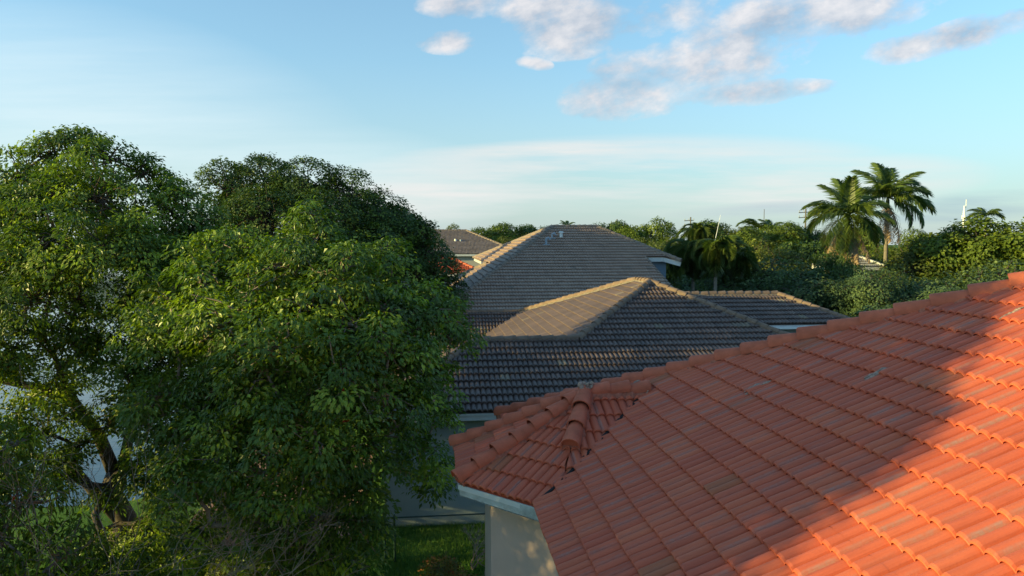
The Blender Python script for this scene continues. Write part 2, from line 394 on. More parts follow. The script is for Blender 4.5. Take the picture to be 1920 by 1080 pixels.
# --- the red house in front
def red_house():
    s = 0.5; sl = math.sqrt(1 + s * s)
    h = empty('red_roofed_house', L(6, 5, 0)); tag(h, 'cream house with orange red barrel tile roof and faceted bay in the right foreground', 'house')
    ze, u0, vh = 5.0, 1.3, 14.0
    T = M['red_tile']; vb = -9.0
    def mb(u): return (u - u0) * sl
    ur = 12.5                                                # ridge
    # main slope: A runs along D1, up slope along D2; outline clipped by the hip and the bay valleys
    au, av, az = 2.43, 10.93, 6.065                          # apex of the bay
    # pieces: a) in front of the bay, b) above the bay, c) behind the bay
    def main(name, pts, seed):
        return tile_slope(name, h, T, L(u0, 0, ze), D1, D2, [(v, mb(u)) for u, v in pts], s, seed=9, sp=0.138, h=0.050, th=0.038, width=0.43)
    ue = u0 + (az - ze) / s                                  # where the bay's ridge dies into the slope
    vD = 8.97
    main('roof_slope', [(u0, vb), (u0, 9.0), (ue, av), (ue + 0.0, vb)], 1)
    main('roof_slope', [(ue, vb), (ue, vh - (ue - u0)), (ur, vh - (ur - u0)), (ur, vb)], 1)
    main('roof_slope', [(ue, av), (ue, vh - (ue - u0)), (u0, vh), (u0, 12.86)], 1)
    # back slope beyond the hip (not seen from the front, still there) 
    tile_slope('roof_slope', h, T, L(u0, vh, ze), D2, -D1, [(0, 0), (22.4, 0), (11.2, 11.2 * sl)], s, seed=3, sub=4)
    # right slope
    tile_slope('roof_slope', h, T, L(u0 + 22.4, 0, ze), D1, -D2, [(vb, 0), (vh, 0), (vh - 11.2, 11.2 * sl), (vb, 11.2 * sl)], s, seed=3, sub=4)
    # bay facets
    ap = 2.13; k = ap * math.tan(R(22.5))
    cu = au
    e1 = (cu - k, av - ap); e2 = (cu - ap, av - k); e3 = (cu - ap, av + k); e4 = (cu - k, av + ap)
    def facet(p, q, seed, extra=None):
        P, Q = L(p[0], p[1], ze), L(q[0], q[1], ze); A = (Q - P); W = np.linalg.norm(A); A /= W
        up = np.cross(Z, A); 
        if up @ (L(cu, av, ze) - P) < 0: up = -up
        pl = [(0, 0), (W, 0), (W / 2, ap * sl)]
        return P, A, up, W, pl
    def build_facet(p, q, seed, pl=None):
        P, A, up, W, pl0 = facet(p, q, seed)
        return tile_slope('bay_slope', h, T, P, A, up, pl or pl0, s, seed=seed, sp=0.138, h=0.046, th=0.040, e=0.37)
    # left facet
    build_facet(e3, e2, 21)
    # chamfer facet, camera side: stops at the valley with the main slope (u = 1.3 at the eave)
    P, A, up, W, pl0 = facet(e2, e1, 22)
    def onmain(v_u):                                         # height check helper
        return None
    tB = (u0 - e2[0]) / (e1[0] - e2[0]) * W                 # eave point at u = 1.3
    # point of the hip D that lies on the main slope
    lo, hi = 0.0, 1.0
    for _ in range(40):
        m_ = (lo + hi) / 2; u_, v_, z_ = au + (e1[0] - au) * m_, av + (e1[1] - av) * m_, az + (ze - az) * m_
        if z_ > ze + s * (u_ - u0): lo = m_
        else: hi = m_
    mD = lo
    Dp = (au + (e1[0] - au) * mD, av + (e1[1] - av) * mD, az + (ze - az) * mD)
    q2 = ((L(Dp[0], Dp[1], 0) - L(e2[0], e2[1], 0)) @ A, (1 - mD) * ap * sl)
    tile_slope('bay_slope', h, T, P, A, up, [(0, 0), (tB, 0), q2, (W / 2, ap * sl)], s, seed=22, sp=0.138, h=0.046, th=0.040)
    # front facet (faces the camera) between hip D, the bay ridge and the valley
    P2 = L(e1[0], e1[1], ze); 
    tile_slope('bay_slope', h, T, P2, D2, D1, [(Dp[0] - e1[0], (1 - mD) * ap * sl), (ue - e1[0], ap * sl), (au - e1[0], ap * sl)], s, seed=23, sp=0.138, h=0.046, th=0.040)
    # back facets
    P, A, up, W, pl0 = facet(e4, e3, 24)
    tile_slope('bay_slope', h, T, P, A, up, pl0, s, seed=24)
    tile_slope('bay_slope', h, T, L(e4[0], e4[1], ze), D2, -D1, [(0, 0), (ue - e4[0], ap * sl), (au - e4[0], ap * sl)], s, seed=25)
    # open valleys: raised black strips stand in for the shaded gaps
    for a_, b_ in (((u0 + 0.02, 9.02, ze), Dp), (Dp, (ue, av, az)), ((u0, 12.86, ze), (ue, av, az))):
        m_ = MB(); A_ = L(a_[0], a_[1], a_[2] + 0.052); B_ = L(b_[0], b_[1], b_[2] + 0.052); m_.box(A_, B_, 0.045, 0.02); m_.build('valley_gap_strip', M['gap_black'], h)
    cp = M['red_cap']; mo = M['mortar']
    apx = L(au, av, az + 0.05)
    caps('hip_tiles', h, cp, L(e2[0], e2[1], ze + 0.05), apx, 0.135, 0.38, seed=1, mortar=mo)
    caps('hip_tiles', h, cp, L(e3[0], e3[1], ze + 0.05), apx, 0.135, 0.38, seed=2, mortar=mo)
    caps('hip_tiles', h, cp, L(e4[0], e4[1], ze + 0.05), apx, 0.125, 0.37, seed=3, mortar=mo)
    mk = mD * 0.66
    caps('hip_tiles', h, cp, L(au + (e1[0] - au) * mk, av + (e1[1] - av) * mk, az + (ze - az) * mk + 0.06), apx + Z * 0.02, 0.15, 0.42, seed=4, mortar=mo)
    caps('ridge_tiles', h, cp, L(ue + 0.05, av, az + 0.06), L(au + 0.02, av, az + 0.06), 0.14, 0.36, seed=5, mortar=mo)
    rr = random.Random(4)
    for (c_, n_, sp_) in ((apx + Z * 0.12, 26, 0.10), (L(ue - 0.02, av, az + 0.05), 26, 0.10)):
        mm = MB()
        for _ in range(n_):
            p = c_ + np.array([rr.uniform(-sp_, sp_), rr.uniform(-sp_, sp_), rr.uniform(-0.05, 0.04)])
            q = p + np.array([rr.uniform(-.06, .06), rr.uniform(-.06, .06), rr.uniform(-.02, .02)])
            mm.tube([p, (p + q) / 2 + Z * 0.012, q], [0.025, 0.045, 0.02], 7)
        mm.build('mortar_patch', M['old_mortar'], h)
    
    caps('hip_tiles', h, cp, L(u0, vh, ze + 0.0), L(ur, vh - (ur - u0), ze + s * (ur - u0) + 0.0), 0.15, 0.45, lift=0.02, seed=6, mortar=mo)
    # old repairs on the tiles
    nS = -s * D2 + Z; dS = nS @ L(u0, 0, ze)
    for px, py, w_ in ((1415, 734, 0.16), (1645, 708, 0.10), (1903, 594, 0.09), (1190, 722, 0.2)):
        q_ = at(px, py, 1.0) - np.array([0, 0, H]); o_ = np.array([0, 0, H]); q_ = o_ + q_ * ((dS - nS @ o_) / (nS @ q_))
        mm = MB()
        for _ in range(9):
            p_ = q_ + D1 * rr.uniform(-0.35, 0.35) * w_ + D2 * rr.uniform(-1, 1) * w_; p_[2] = (dS - (-s * D2) @ p_) + 0.05
            e_ = D2 * rr.uniform(0.04, 0.09) + Z * s * 0.06
            mm.tube([p_ - e_, p_ + Z * 0.004, p_ + e_], [0.010, 0.024, 0.008], 6)
        mm.build('mortar_patch', M['old_mortar'], h)
    # fascia, soffit and walls
    y0 = ze - 0.16
    mid = lambda p, q, t: (p[0] + (q[0] - p[0]) * t, p[1] + (q[1] - p[1]) * t)
    ins = 0.035
    P1 = (u0, 9.0)
    ring = [(u0 + 0.11, vb), (u0 + 0.11, e1[1] + (e1[0] - u0) - 0.11), (e2[0] + ins, e2[1]), (e3[0] + ins, e3[1]), (u0 + ins, 12.86), (u0 + ins, vh - ins), (22.0, vh - ins)]
    fascia('fascia', h, [L(u, v, y0 + 0.055) for u, v in ring], 0.15, 0.03, mat='old_fascia')
    # upper trim board, a little prouder
    ring2 = [(u - 0.028 if 1 < i < 6 else u, v + (0.012 if i == 6 else 0)) for i, (u, v) in enumerate(ring)]
    fascia('drip_edge', h, [L(u, v, ze - 0.055) for u, v in ring2], 0.075, 0.02)
    so = MB(); so.add([L(u, v, ze - 0.2) for u, v in ring[:6]] + [L(3, vh, ze - 0.2), L(3, vb, ze - 0.2)], [(0, 1, 2, 3, 4, 5, 6, 7)])
    so.build('soffit', M['soffit'], h)
    ia = 1.62; ik = ia * math.tan(R(22.5)); uw = u0 + 0.5
    w = [(cu - ia, av - ik), (cu - ia, av + ik), (cu - ik, av + ia), (uw, av + ia), (uw, vh - 0.5), (23.0, vh - 0.5), (23.0, vb + 0.2), (uw, vb + 0.2), (uw, av - ik - (uw - (cu - ia)) )]
    wall('wall', M['cream_wall'], h, w, 0.0, ze - 0.19)
    # thin pilaster board at the wall's corner
    return h
red_house()

# --- grey tiled house in the middle
def grey_house():
    s = 0.46; sl = math.sqrt(1 + s * s); ze, v0 = 3.57, 19.92
    h = empty('grey_house', L(6, 25, 0)); tag(h, 'blue grey single storey house with hipped charcoal barrel tile roof behind the red roof', 'house')
    T = M['grey_tile']; cp = M['grey_cap']; mo = M['grey_mortar']
    zt = lambda v: ze + s * (v - v0)
    vr = 23.4; zr = zt(vr)                                    # front ridge
    A0 = (8.72, 27.25); za = zt(27.25)                        # apex
    r0, r1 = 1.38, 4.9
    cl = r0 - (vr - v0); cr = A0[0] + (A0[1] - v0)            # eave corners
    O = L(0, v0, ze)
    f = lambda pts: [(u, (v - v0) * sl) for u, v in pts]
    for pl_ in ([(cl, v0), (r0, vr), (r1, vr), (r1, v0)], [(r1, v0), (r1, vr), (A0[0], A0[1]), (cr, v0)]):
        tile_slope('roof_slope', h, T, O, D2, D1, f(pl_), s, h=0.062, th=0.075, seed=31, sub=8, width=0.41)
    # left end of the front wing, facing left
    tile_slope('roof_slope', h, T, L(cl, 0, ze), D1, D2, [(v0, 0), (vr, (r0 - cl) * sl), (vr + (r0 - cl), 0)], s, h=0.05, seed=32, sub=6)
    # big left facing slope
    ul = A0[0] - (za - ze) / s
    O2 = L(r1 - (zr - ze) / s, 0, ze); ul = r1 - (zr - ze) / s
    g = lambda pts: [(v, (u - ul) * sl) for u, v in pts]
    tile_slope('roof_slope', h, T, O2, D1, D2, g([(r1, vr), (A0[0], A0[1]), (A0[0] - 0.07, 29.0), (4.38, 35.5), (1.5, 32.6), (1.5, 26.9)]), s, h=0.04, th=0.04, seed=33, sub=6)
    # left wing further back, facing the camera
    zl0 = 3.57; ridge_v = 35.6; zrw = 4.94
    vb0 = ridge_v - (zrw - zl0) / s
    tile_slope('roof_slope', h, T, L(0, vb0, zl0), D2, D1, [(-2.1, 0), (-2.1, (ridge_v - vb0) * sl), (4.5, (ridge_v - vb0) * sl), (4.5 - (ridge_v - vb0), 0)], s, h=0.062, th=0.075, width=0.41, seed=34, sub=8)
    caps('ridge_tiles', h, cp, L(-2.1, ridge_v, zrw + 0.03), L(4.4, ridge_v, zrw + 0.03), 0.135, 0.42, seed=15, mortar=mo)
    # back slopes (unseen side)
    sb = 0.302; vbk = 29.0 + (za - 0.04 - ze) / sb; slb = math.sqrt(1 + sb * sb)
    tile_slope('roof_slope', h, T, L(0, vbk, ze), D2, -D1, [(2.0, 0), (cr, 0), (A0[0], (vbk - 29.0) * slb), (A0[0] - 0.07, (vbk - 29.0) * slb), (4.4, (vbk - 35.5) * slb)], sb, seed=36, sub=3)
    # right slope
    tile_slope('roof_slope', h, T, L(cr, 0, ze), D1, -D2, [(v0, 0), (A0[1], (cr - A0[0]) * sl), (29.0, (cr - A0[0]) * sl), (vbk, 0)], s, seed=37, sub=4)
    up = Z * 0.06
    P = lambda u, v, z: L(u, v, z) + up
    caps('hip_tiles', h, cp, P(cl, v0, ze), P(r0, vr, zr), 0.135, 0.42, seed=11, mortar=mo)
    caps('ridge_tiles', h, cp, P(r1, vr, zr), P(r0, vr, zr), 0.135, 0.42, seed=12, mortar=mo)
    caps('hip_tiles', h, cp, P(r1, vr, zr), P(A0[0], A0[1], za), 0.135, 0.42, seed=13, mortar=mo)
    caps('hip_tiles', h, cp, P(cr, v0, ze), P(A0[0], A0[1], za), 0.135, 0.42, seed=14, mortar=mo)
    caps('ridge_tiles', h, cp, P(A0[0], A0[1], za), P(A0[0], 29.0, za - 0.02), 0.135, 0.42, seed=16, mortar=mo)
    caps('hip_tiles', h, cp, P(4.38, 35.5, ze + (4.38 - ul) * s), P(A0[0] - 0.04, 29.0, za), 0.135, 0.42, seed=17, mortar=mo)
    # wing behind at the right
    we, wv = 5.02, None
    D_ = 30.0
    a = at(1500, 608, D_ + 0.0); v1 = a @ D1; a2 = at(1310, 549, 33.8); zz = a2[2]; vv = v1 + (zz - we) / s
    uR = (at(1490, 549, vv) @ D2); uL = uR - 6.5
    O3 = L(0, v1, a[2]); dz = zz - a[2]; run = dz / s
    tile_slope('roof_slope', h, T, O3, D2, D1, [(uL, 0), (uL, run * sl), (uR, run * sl), (uR + run, 0)], s, h=0.062, th=0.075, seed=38, sub=8, width=0.41)
    tile_slope('roof_slope', h, T, L(uR + run, 0, a[2]), D1, -D2, [(v1, 0), (v1 + run, run * sl), (v1 + 2 * run, 0)], s, seed=39, sub=4)
    tile_slope('roof_slope', h, T, L(0, v1 + 2 * run, a[2]), D2, -D1, [(uL, 0), (uR + run, 0), (uR, run * sl), (uL, run * sl)], s, seed=39, sub=4)
    caps('ridge_tiles', h, cp, P(uR, v1 + run, zz), P(uL, v1 + run, zz), 0.135, 0.42, seed=18, mortar=mo)
    caps('hip_tiles', h, cp, P(uR + run, v1, a[2]), P(uR, v1 + run, zz), 0.135, 0.42, seed=19, mortar=mo)
    fascia('fascia', h, [L(uL, v1 + 0.05, a[2] - 0.13), L(uR + run - 0.05, v1 + 0.05, a[2] - 0.13), L(uR + run - 0.05, v1 + 2 * run, a[2] - 0.13)], 0.2)
    gt = MB(); gt.box(L(uL, v1 - 0.05, a[2] - 0.14), L(uR + run - 0.3, v1 - 0.05, a[2] - 0.14), 0.12, 0.11); gt.build('gutter', M['white_metal'], h)
    wall('wall', M['grey_wall'], h, [(uL + 0.5, v1 + 0.5), (uR + run - 0.5, v1 + 0.5), (uR + run - 0.5, v1 + 2 * run - 0.5), (uL + 0.5, v1 + 2 * run - 0.5)], 0, a[2] - 0.25)
    # fascia and walls
    fascia('fascia', h, [L(cl + 0.04, 36.3, ze - 0.13), L(cl + 0.04, v0 + 0.05, ze - 0.13), L(cr - 0.04, v0 + 0.05, ze - 0.13)], 0.22)
    fascia('drip_edge', h, [L(cl + 0.01, v0 + 0.02, ze - 0.06), L(cr - 0.01, v0 + 0.02, ze - 0.06)], 0.07, 0.02)
    so = MB(); so.add([L(cl, v0 + 0.06, ze - 0.235), L(cr, v0 + 0.06, ze - 0.235), L(cr, 36, ze - 0.235), L(cl, 36, ze - 0.235)], [(0, 1, 2, 3)]); so.build('soffit', M['soffit'], h)
    wall('wall', M['grey_wall'], h, [(cl + 0.5, v0 + 0.5), (cr - 0.5, v0 + 0.5), (cr - 0.5, 35.8), (cl + 0.5, 35.8)], 0, ze - 0.24)
grey_house()

# --- the large taupe house beyond
def taupe_house():
    s = 0.5; sl = math.sqrt(1 + s * s); ze, v0 = 5.0, 35.73
    h = empty('taupe_house', L(8, 42, 0)); tag(h, 'large two storey house with broad taupe tiled hip roof and blue grey upper wall', 'house')
    T = M['taupe_tile']; cp = M['taupe_cap']
    zt = lambda v: ze + s * (v - v0)
    aL, aR, va = 7.68, 10.68, 44.95; za = zt(va); sL = (za - ze) / (0.80 * (va - v0)); sLl = math.sqrt(1 + sL * sL)
    f = lambda pts: [(u, (v - v0) * sl) for u, v in pts]
    O = L(0, v0, ze); cl = aL - 0.80 * (va - v0)
    kw = dict(h=0.042, th=0.085, sub=5, fine=False)
    vu = 41.15
    tile_slope('roof_slope', h, T, O, D2, D1, f([(cl, v0), (cl + 0.80 * (vu - v0), vu), (12.82, vu), (13.7, v0)]), s, seed=41, **kw)
    tile_slope('roof_slope', h, T, O, D2, D1, f([(cl + 0.80 * (vu - v0), vu), (aL, va), (aR, va), (aR + va - vu, vu)]), s, seed=41, **kw)
    tu, tv = 14.95, 40.6
    tile_slope('roof_slope', h, T, O, D2, D1, f([(14.05, vu), (aR + va - vu, vu), (tu, tv)]), s, seed=41, **kw)
    # left slope, with its notch
    O2 = L(cl, 0, ze); g = lambda pts: [(v, (u - cl) * sLl) for u, v in pts]; hv = lambda u: va - (aL - u) / 0.80
    UB, VB, UN, VN, VL = 3.64, 67.2, 3.62, 48.8, 58.8
    tile_slope('roof_slope', h, T, O2, D1, D2, g([(aL, va), (UB, VB), (UN, VN), (UN, hv(UN))]), sL, seed=42, **kw)
    tile_slope('roof_slope', h, T, O2, D1, D2, g([(cl, v0), (UN, hv(UN)), (UN, VN), (cl, VL)]), sL, seed=42, **kw)
    # right and back slopes
    tile_slope('roof_slope', h, T, L(aR + va - vu, 0, zt(vu)), D1, -D2, [(vu, 0), (va, (va - vu) * sl), (VB, 0)], s, seed=43, sub=4, fine=False)
    sb = (za - 7.09) / (VB - va); slb = math.sqrt(1 + sb * sb)
    tile_slope('roof_slope', h, T, L(0, VB, 7.09), D2, -D1, [(UB, 0), (aR + va - vu, 0), (aR, (VB - va) * slb), (aL, (VB - va) * slb)], sb, seed=44, sub=3, fine=False)
    P = lambda u, v, z: L(u, v, z + 0.05)
    mo = M['grey_mortar']
    caps('hip_tiles', h, cp, P(cl, v0, ze), P(aL, va, za), 0.13, 0.37, seed=51, mortar=mo)
    caps('ridge_tiles', h, cp, P(aR, va, za), P(aL, va, za), 0.13, 0.37, seed=52, mortar=mo)
    caps('hip_tiles', h, cp, P(tu, tv, zt(tv)), P(aR, va, za), 0.13, 0.37, seed=53, mortar=mo)
    caps('hip_tiles', h, cp, P(UB, VB, ze + sL * (UB - cl)), P(aL, va, za), 0.13, 0.37, seed=54, mortar=mo)
    caps('hip_tiles', h, cp, P(cl, VL, ze), P(UN, VN, ze + sL * (UN - cl)), 0.13, 0.37, seed=55, mortar=mo)
    caps('rake_tiles', h, cp, P(13.7, v0, ze - 0.03), P(12.82, vu, zt(vu) - 0.03), 0.08, 0.37, seed=56)
    zf = zt(vu) - 0.16
    fascia('fascia', h, [L(12.9, vu + 0.05, zf), L(14.05, vu + 0.05, zf), L(tu, tv + 0.05, zt(tv) - 0.16)], 0.26)
    fascia('fascia', h, [L(UB + 0.05, VB, ze + sL * (UB - cl) - 0.14), L(UN + 0.04, VN, ze + sL * (UN - cl) - 0.14)], 0.22)
    fascia('fascia', h, [L(cl, v0 + 0.05, ze - 0.14), L(13.7, v0 + 0.05, ze - 0.14)], 0.24)
    gt = MB(); gt.box(L(cl, v0 - 0.04, ze - 0.12), L(13.6, v0 - 0.04, ze - 0.12), 0.12, 0.12); gt.build('gutter', M['white_metal'], h)
    wall('wall', M['blue_wall'], h, [(cl + 0.6, v0 + 0.5), (13.5, v0 + 0.5), (13.5, 41.9), (4.4, 41.9), (4.4, 43), (cl + 0.6, 43)], 0, ze - 0.1)
    wall('upper_wall', M['blue_wall'], h, [(12.4, 41.6), (14.35, 41.6), (14.35, 48.2), (4.6, 48.2), (4.6, 46.0), (12.4, 46.0)], 0.0, zt(vu) - 0.28)
    # roof vents
    for px, py, hh, kind in ((1052, 446, 0.34, 0), (1035, 447, 0.30, 1), (1024, 459, 0.42, 1)):
        t = 42.5
        for _ in range(12):
            a = at(px, py, t * math.cos(PSI) + 0.5); v = a @ D1; t += (v0 + (a[2] - ze) / s - v) * 0.9
        a = at(px, py, t * math.cos(PSI) + 0.5); u, v = a @ D2, a @ D1; z = zt(v)
        m_ = MB()
        if kind == 0:
            m_.tube([L(u, v, z - 0.1), L(u, v, z + hh)], 0.10, 10); m_.tube([L(u, v, z + hh), L(u, v, z + hh + 0.08)], [0.17, 0.12], 10)
            m_.build('roof_vent', M['white_metal'], h)
        else:
            m_.tube([L(u, v, z - 0.1), L(u, v, z + hh)], 0.07, 10); m_.tube([L(u, v, z + hh - 0.05), L(u + 0.16, v, z + hh + 0.04), L(u + 0.24, v, z + hh - 0.1)], 0.07, 8)
            m_.box(L(u - 0.2, v - 0.12, z + 0.02), L(u + 0.2, v - 0.12, z + 0.02), 0.3, 0.06); m_.build('roof_vent', M['lead'], h)
taupe_house()

# --- far houses
def hip_house(name, label, u0, u1, v0, v1, ze, s, tm, cm, wm, seed, e=0.37):
    sl = math.sqrt(1 + s * s); h = empty(name, L((u0 + u1) / 2, (v0 + v1) / 2, 0)); tag(h, label, 'house')
    r = (v1 - v0) / 2; zt = ze + r * s; kw = dict(sub=4, fine=False, h=0.035, th=0.10, e=e)
    tile_slope('roof_slope', h, tm, L(0, v0, ze), D2, D1, [(u0, 0), (u1, 0), (u1 - r, r * sl), (u0 + r, r * sl)], s, seed=seed, **kw)
    tile_slope('roof_slope', h, tm, L(0, v1, ze), D2, -D1, [(u0, 0), (u1, 0), (u1 - r, r * sl), (u0 + r, r * sl)], s, seed=seed, **kw)
    tile_slope('roof_slope', h, tm, L(u0, 0, ze), D1, D2, [(v0, 0), (v1, 0), ((v0 + v1) / 2, r * sl)], s, seed=seed, **kw)
    tile_slope('roof_slope', h, tm, L(u1, 0, ze), D1, -D2, [(v0, 0), (v1, 0), ((v0 + v1) / 2, r * sl)], s, seed=seed, **kw)
    vm = (v0 + v1) / 2; P = lambda u, v, z: L(u, v, z + 0.05)
    for a, b in (((u0, v0), (u0 + r, vm)), ((u1, v0), (u1 - r, vm))):
        caps('hip_tiles', h, cm, P(*a, ze), P(*b, zt), 0.14, 0.4, seed=seed, mortar=M['grey_mortar'])
    caps('ridge_tiles', h, cm, P(u1 - r, vm, zt), P(u0 + r, vm, zt), 0.14, 0.4, seed=seed + 1, mortar=M['grey_mortar'])
    fascia('fascia', h, [L(u0, v1, ze - 0.15), L(u0 + 0.05, v0 + 0.05, ze - 0.15), L(u1 - 0.05, v0 + 0.05, ze - 0.15), L(u1 - 0.05, v1, ze - 0.15)], 0.25)
    wall('wall', wm, h, [(u0 + 0.6, v0 + 0.6), (u1 - 0.6, v0 + 0.6), (u1 - 0.6, v1 - 0.6), (u0 + 0.6, v1 - 0.6)], 0, ze - 0.02)
    return h
def uv_at(px, py, D): a = at(px, py, D); return a @ D2, a @ D1, a[2]
# slate roofed one at the left of the taupe house
uE, vE, zE = uv_at(900, 476, 80.0); uR_, vR_, zR_ = uv_at(874, 433, 86.3)
rr_ = 6.3
hs = hip_house('slate_house', 'distant house with slate grey tile roof and beige wall behind the dark round tree', uR_ - 14, uR_ + rr_, vE, vE + 2 * rr_, zE, (zR_ - zE) / rr_, M['slate_tile'], M['taupe_cap'], M['beige_wall'], 61)
for px, py in ((854, 452), (864, 453)):
    u, v, z = uv_at(px, py, 83.0); m_ = MB(); m_.tube([L(u, v, z - 0.6), L(u, v, z + 0.25)], 0.14, 8); m_.build('roof_vent', M['white_metal'] if px == 854 else M['lead'], hs)
uE, vE, zE = uv_at(880, 512, 62.0)
hip_house('small_red_house', 'small distant house with dusty red tile roof below the slate roofed house', uE - 11, uE + 1.2, vE, vE + 5.6, zE, 0.46, M['red_tile'], M['red_cap'], M['beige_wall'], 62)
# pale roofed one among the trees
uE, vE, zE = uv_at(1630, 500, 54.0)
hip_house('pale_house', 'small house with pale grey tile roof half hidden among the trees below the palms', uE - 2.6, uE + 1.2, vE, vE + 3.8, zE, 0.55, M['pale_tile'], M['fascia'], M['beige_wall'], 63)

# ------------------------------------------------------------------ trees
def leaves_at(cent, nrm, n_leaf, size, wid, spread, droop, rg, cl_rnd, flat=0.55, updir=0.35):
    """rosettes of leaves. cent (m,3) clump centres, nrm (m,3) outward directions"""
    m = len(cent); T = m * n_leaf
    c = np.repeat(cent, n_leaf, 0); o = np.repeat(nrm, n_leaf, 0)
    # leaf directions: mostly sideways around an upward/outward axis, drooping
    ax = o * (1 - updir) + Z[None] * updir; ax /= np.linalg.norm(ax, axis=1, keepdims=True)
    r = rg.normal(size=(T, 3)); r -= (r * ax).sum(1, keepdims=True) * ax; r /= np.linalg.norm(r, axis=1, keepdims=True) + 1e-9
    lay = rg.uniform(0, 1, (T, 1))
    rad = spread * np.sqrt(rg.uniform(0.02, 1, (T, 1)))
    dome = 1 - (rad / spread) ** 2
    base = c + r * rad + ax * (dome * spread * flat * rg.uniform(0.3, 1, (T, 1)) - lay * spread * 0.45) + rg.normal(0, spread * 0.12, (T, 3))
    d = r * (0.75 + 0.25 * rg.uniform(-1, 1, (T, 1))) + ax * rg.uniform(-0.15, 0.5, (T, 1)) - Z[None] * droop * rg.uniform(0.2, 1.5, (T, 1)) + rg.normal(0, 0.2, (T, 3))
    d /= np.linalg.norm(d, axis=1, keepdims=True)
    s = np.cross(d, ax + rg.normal(0, 0.28, (T, 3))); s /= np.linalg.norm(s, axis=1, keepdims=True) + 1e-9
    nn = np.cross(s, d)
    ln = size * rg.uniform(0.65, 1.25, (T, 1)); w = ln * wid * rg.uniform(0.8, 1.2, (T, 1))
    mid = base + d * ln * 0.5 + nn * ln * 0.08
    tip = base + d * ln - Z[None] * ln * 0.22 * droop
    v = np.stack([base, mid - s * w, tip, mid + s * w], 1).reshape(-1, 3)
    q = np.arange(T * 4).reshape(-1, 4)
    a = np.clip(np.repeat(cl_rnd, n_leaf) + rg.normal(0, 0.07, T) + (1 - lay[:, 0]) * 0.22 + dome[:, 0] * 0.12 - 0.16, 0, 1)  # upper, outer leaves lighter: young growth, and clump highlights put into the colour
    return v, q, a
def lobes_to_clumps(lobes, dens, rg, keep=0.72, jitter=0.12, low_cut=None, inner=0.12):
    Cn, Nr, Lb = [], [], []
    cs = np.array([l[0] for l in lobes]); rs = np.array([l[1] for l in lobes])
    for i, (c, r) in enumerate(lobes):
        r = np.array(r) * np.ones(3)
        n = int(dens * 4 * math.pi * (r.mean() ** 2)) + 3
        d = rg.normal(size=(n, 3)); d /= np.linalg.norm(d, axis=1, keepdims=True)
        sc = 1 + rg.normal(0, jitter, (n, 1)); k = int(n * inner); sc[:k] *= rg.uniform(0.35, 0.8, (k, 1))
        p = c[None] + d * r[None] * sc
        ok = np.ones(n, bool)
        for j, (c2, r2) in enumerate(lobes):
            if j == i: continue
            q = np.linalg.norm((p - c2[None]) / (np.array(r2) * np.ones(3))[None], axis=1)
            ok &= ~((q < keep) & (rg.uniform(size=n) < 0.85))
        ok &= p[:, 2] > 0.25
        nn = d / r[None]; nn /= np.linalg.norm(nn, axis=1, keepdims=True)
        Cn.append(p[ok]); Nr.append(nn[ok]); Lb.append(np.full(ok.sum(), i))
    return np.concatenate(Cn), np.concatenate(Nr), np.concatenate(Lb)
def limb_mesh(base, lobes, cl, lb, rg, r0, twig_frac=1.0, twr=0.012, n=6, fork=None):
    mb = MB(); base = np.array(base, float)
    cen = sum(l[0] for l in lobes) / len(lobes)
    fork = base + (cen - base) * 0.42 if fork is None else np.array(fork, float)
    pts = [base, base + (fork - base) * 0.35 + rg.normal(0, r0 * 0.4, 3), base + (fork - base) * 0.7 + rg.normal(0, r0 * 0.4, 3), fork]
    mb.tube([base - Z * 0.2] + pts, [r0 * 1.5, r0 * 1.25, r0 * 1.0, r0 * 0.9, r0 * 0.8], 10)
    # order the lobes by distance from the fork and hang each one on the nearest earlier node
    nodes_ = [(fork, r0 * 0.75)]
    order = sorted(range(len(lobes)), key=lambda i: np.linalg.norm(lobes[i][0] - fork)); ends = {}
    for i in order:
        t = lobes[i][0]
        k = min(range(len(nodes_)), key=lambda j: np.linalg.norm(nodes_[j][0] - t) + 0.35 * np.linalg.norm(nodes_[j][0] - fork))
        a, ra = nodes_[k]; rb = max(0.022, min(ra * 0.62, r0 * 0.45)); d = t - a; ln = np.linalg.norm(d)
        sid = rg.normal(0, 0.10 * ln, 3)
        m1 = a + d * 0.35 + sid + Z * 0.05 * ln; m2 = a + d * 0.7 + sid * 0.6 + Z * 0.06 * ln
        mb.tube([a, m1, m2, t], [min(ra * 0.85, rb * 1.7), rb * 1.35, rb * 1.1, rb * 0.8], 7, cap=False)
        nodes_ += [(m1, rb * 1.3), (m2, rb * 1.05), (t, rb * 0.9)]; ends[i] = (t, m2, rb)
    for p, i in zip(cl, lb):
        if rg.uniform() > twig_frac: continue
        t, m2, rb = ends[i]; a = t if rg.uniform() < 0.7 else m2
        a = a + rg.normal(0, 0.05, 3); d = p - a; ln = np.linalg.norm(d)
        m1 = a + d * 0.5 + rg.normal(0, 0.10 * ln, 3)
        mb.tube([a, m1, p], [twr * 2.0, twr * 1.4, twr * 0.7], 4, cap=False)
    me = bpy.data.meshes.new('trunk'); me.from_pydata(mb.v, [], mb.f); me.update()
    me.polygons.foreach_set('use_smooth', [True] * len(me.polygons))
    return me
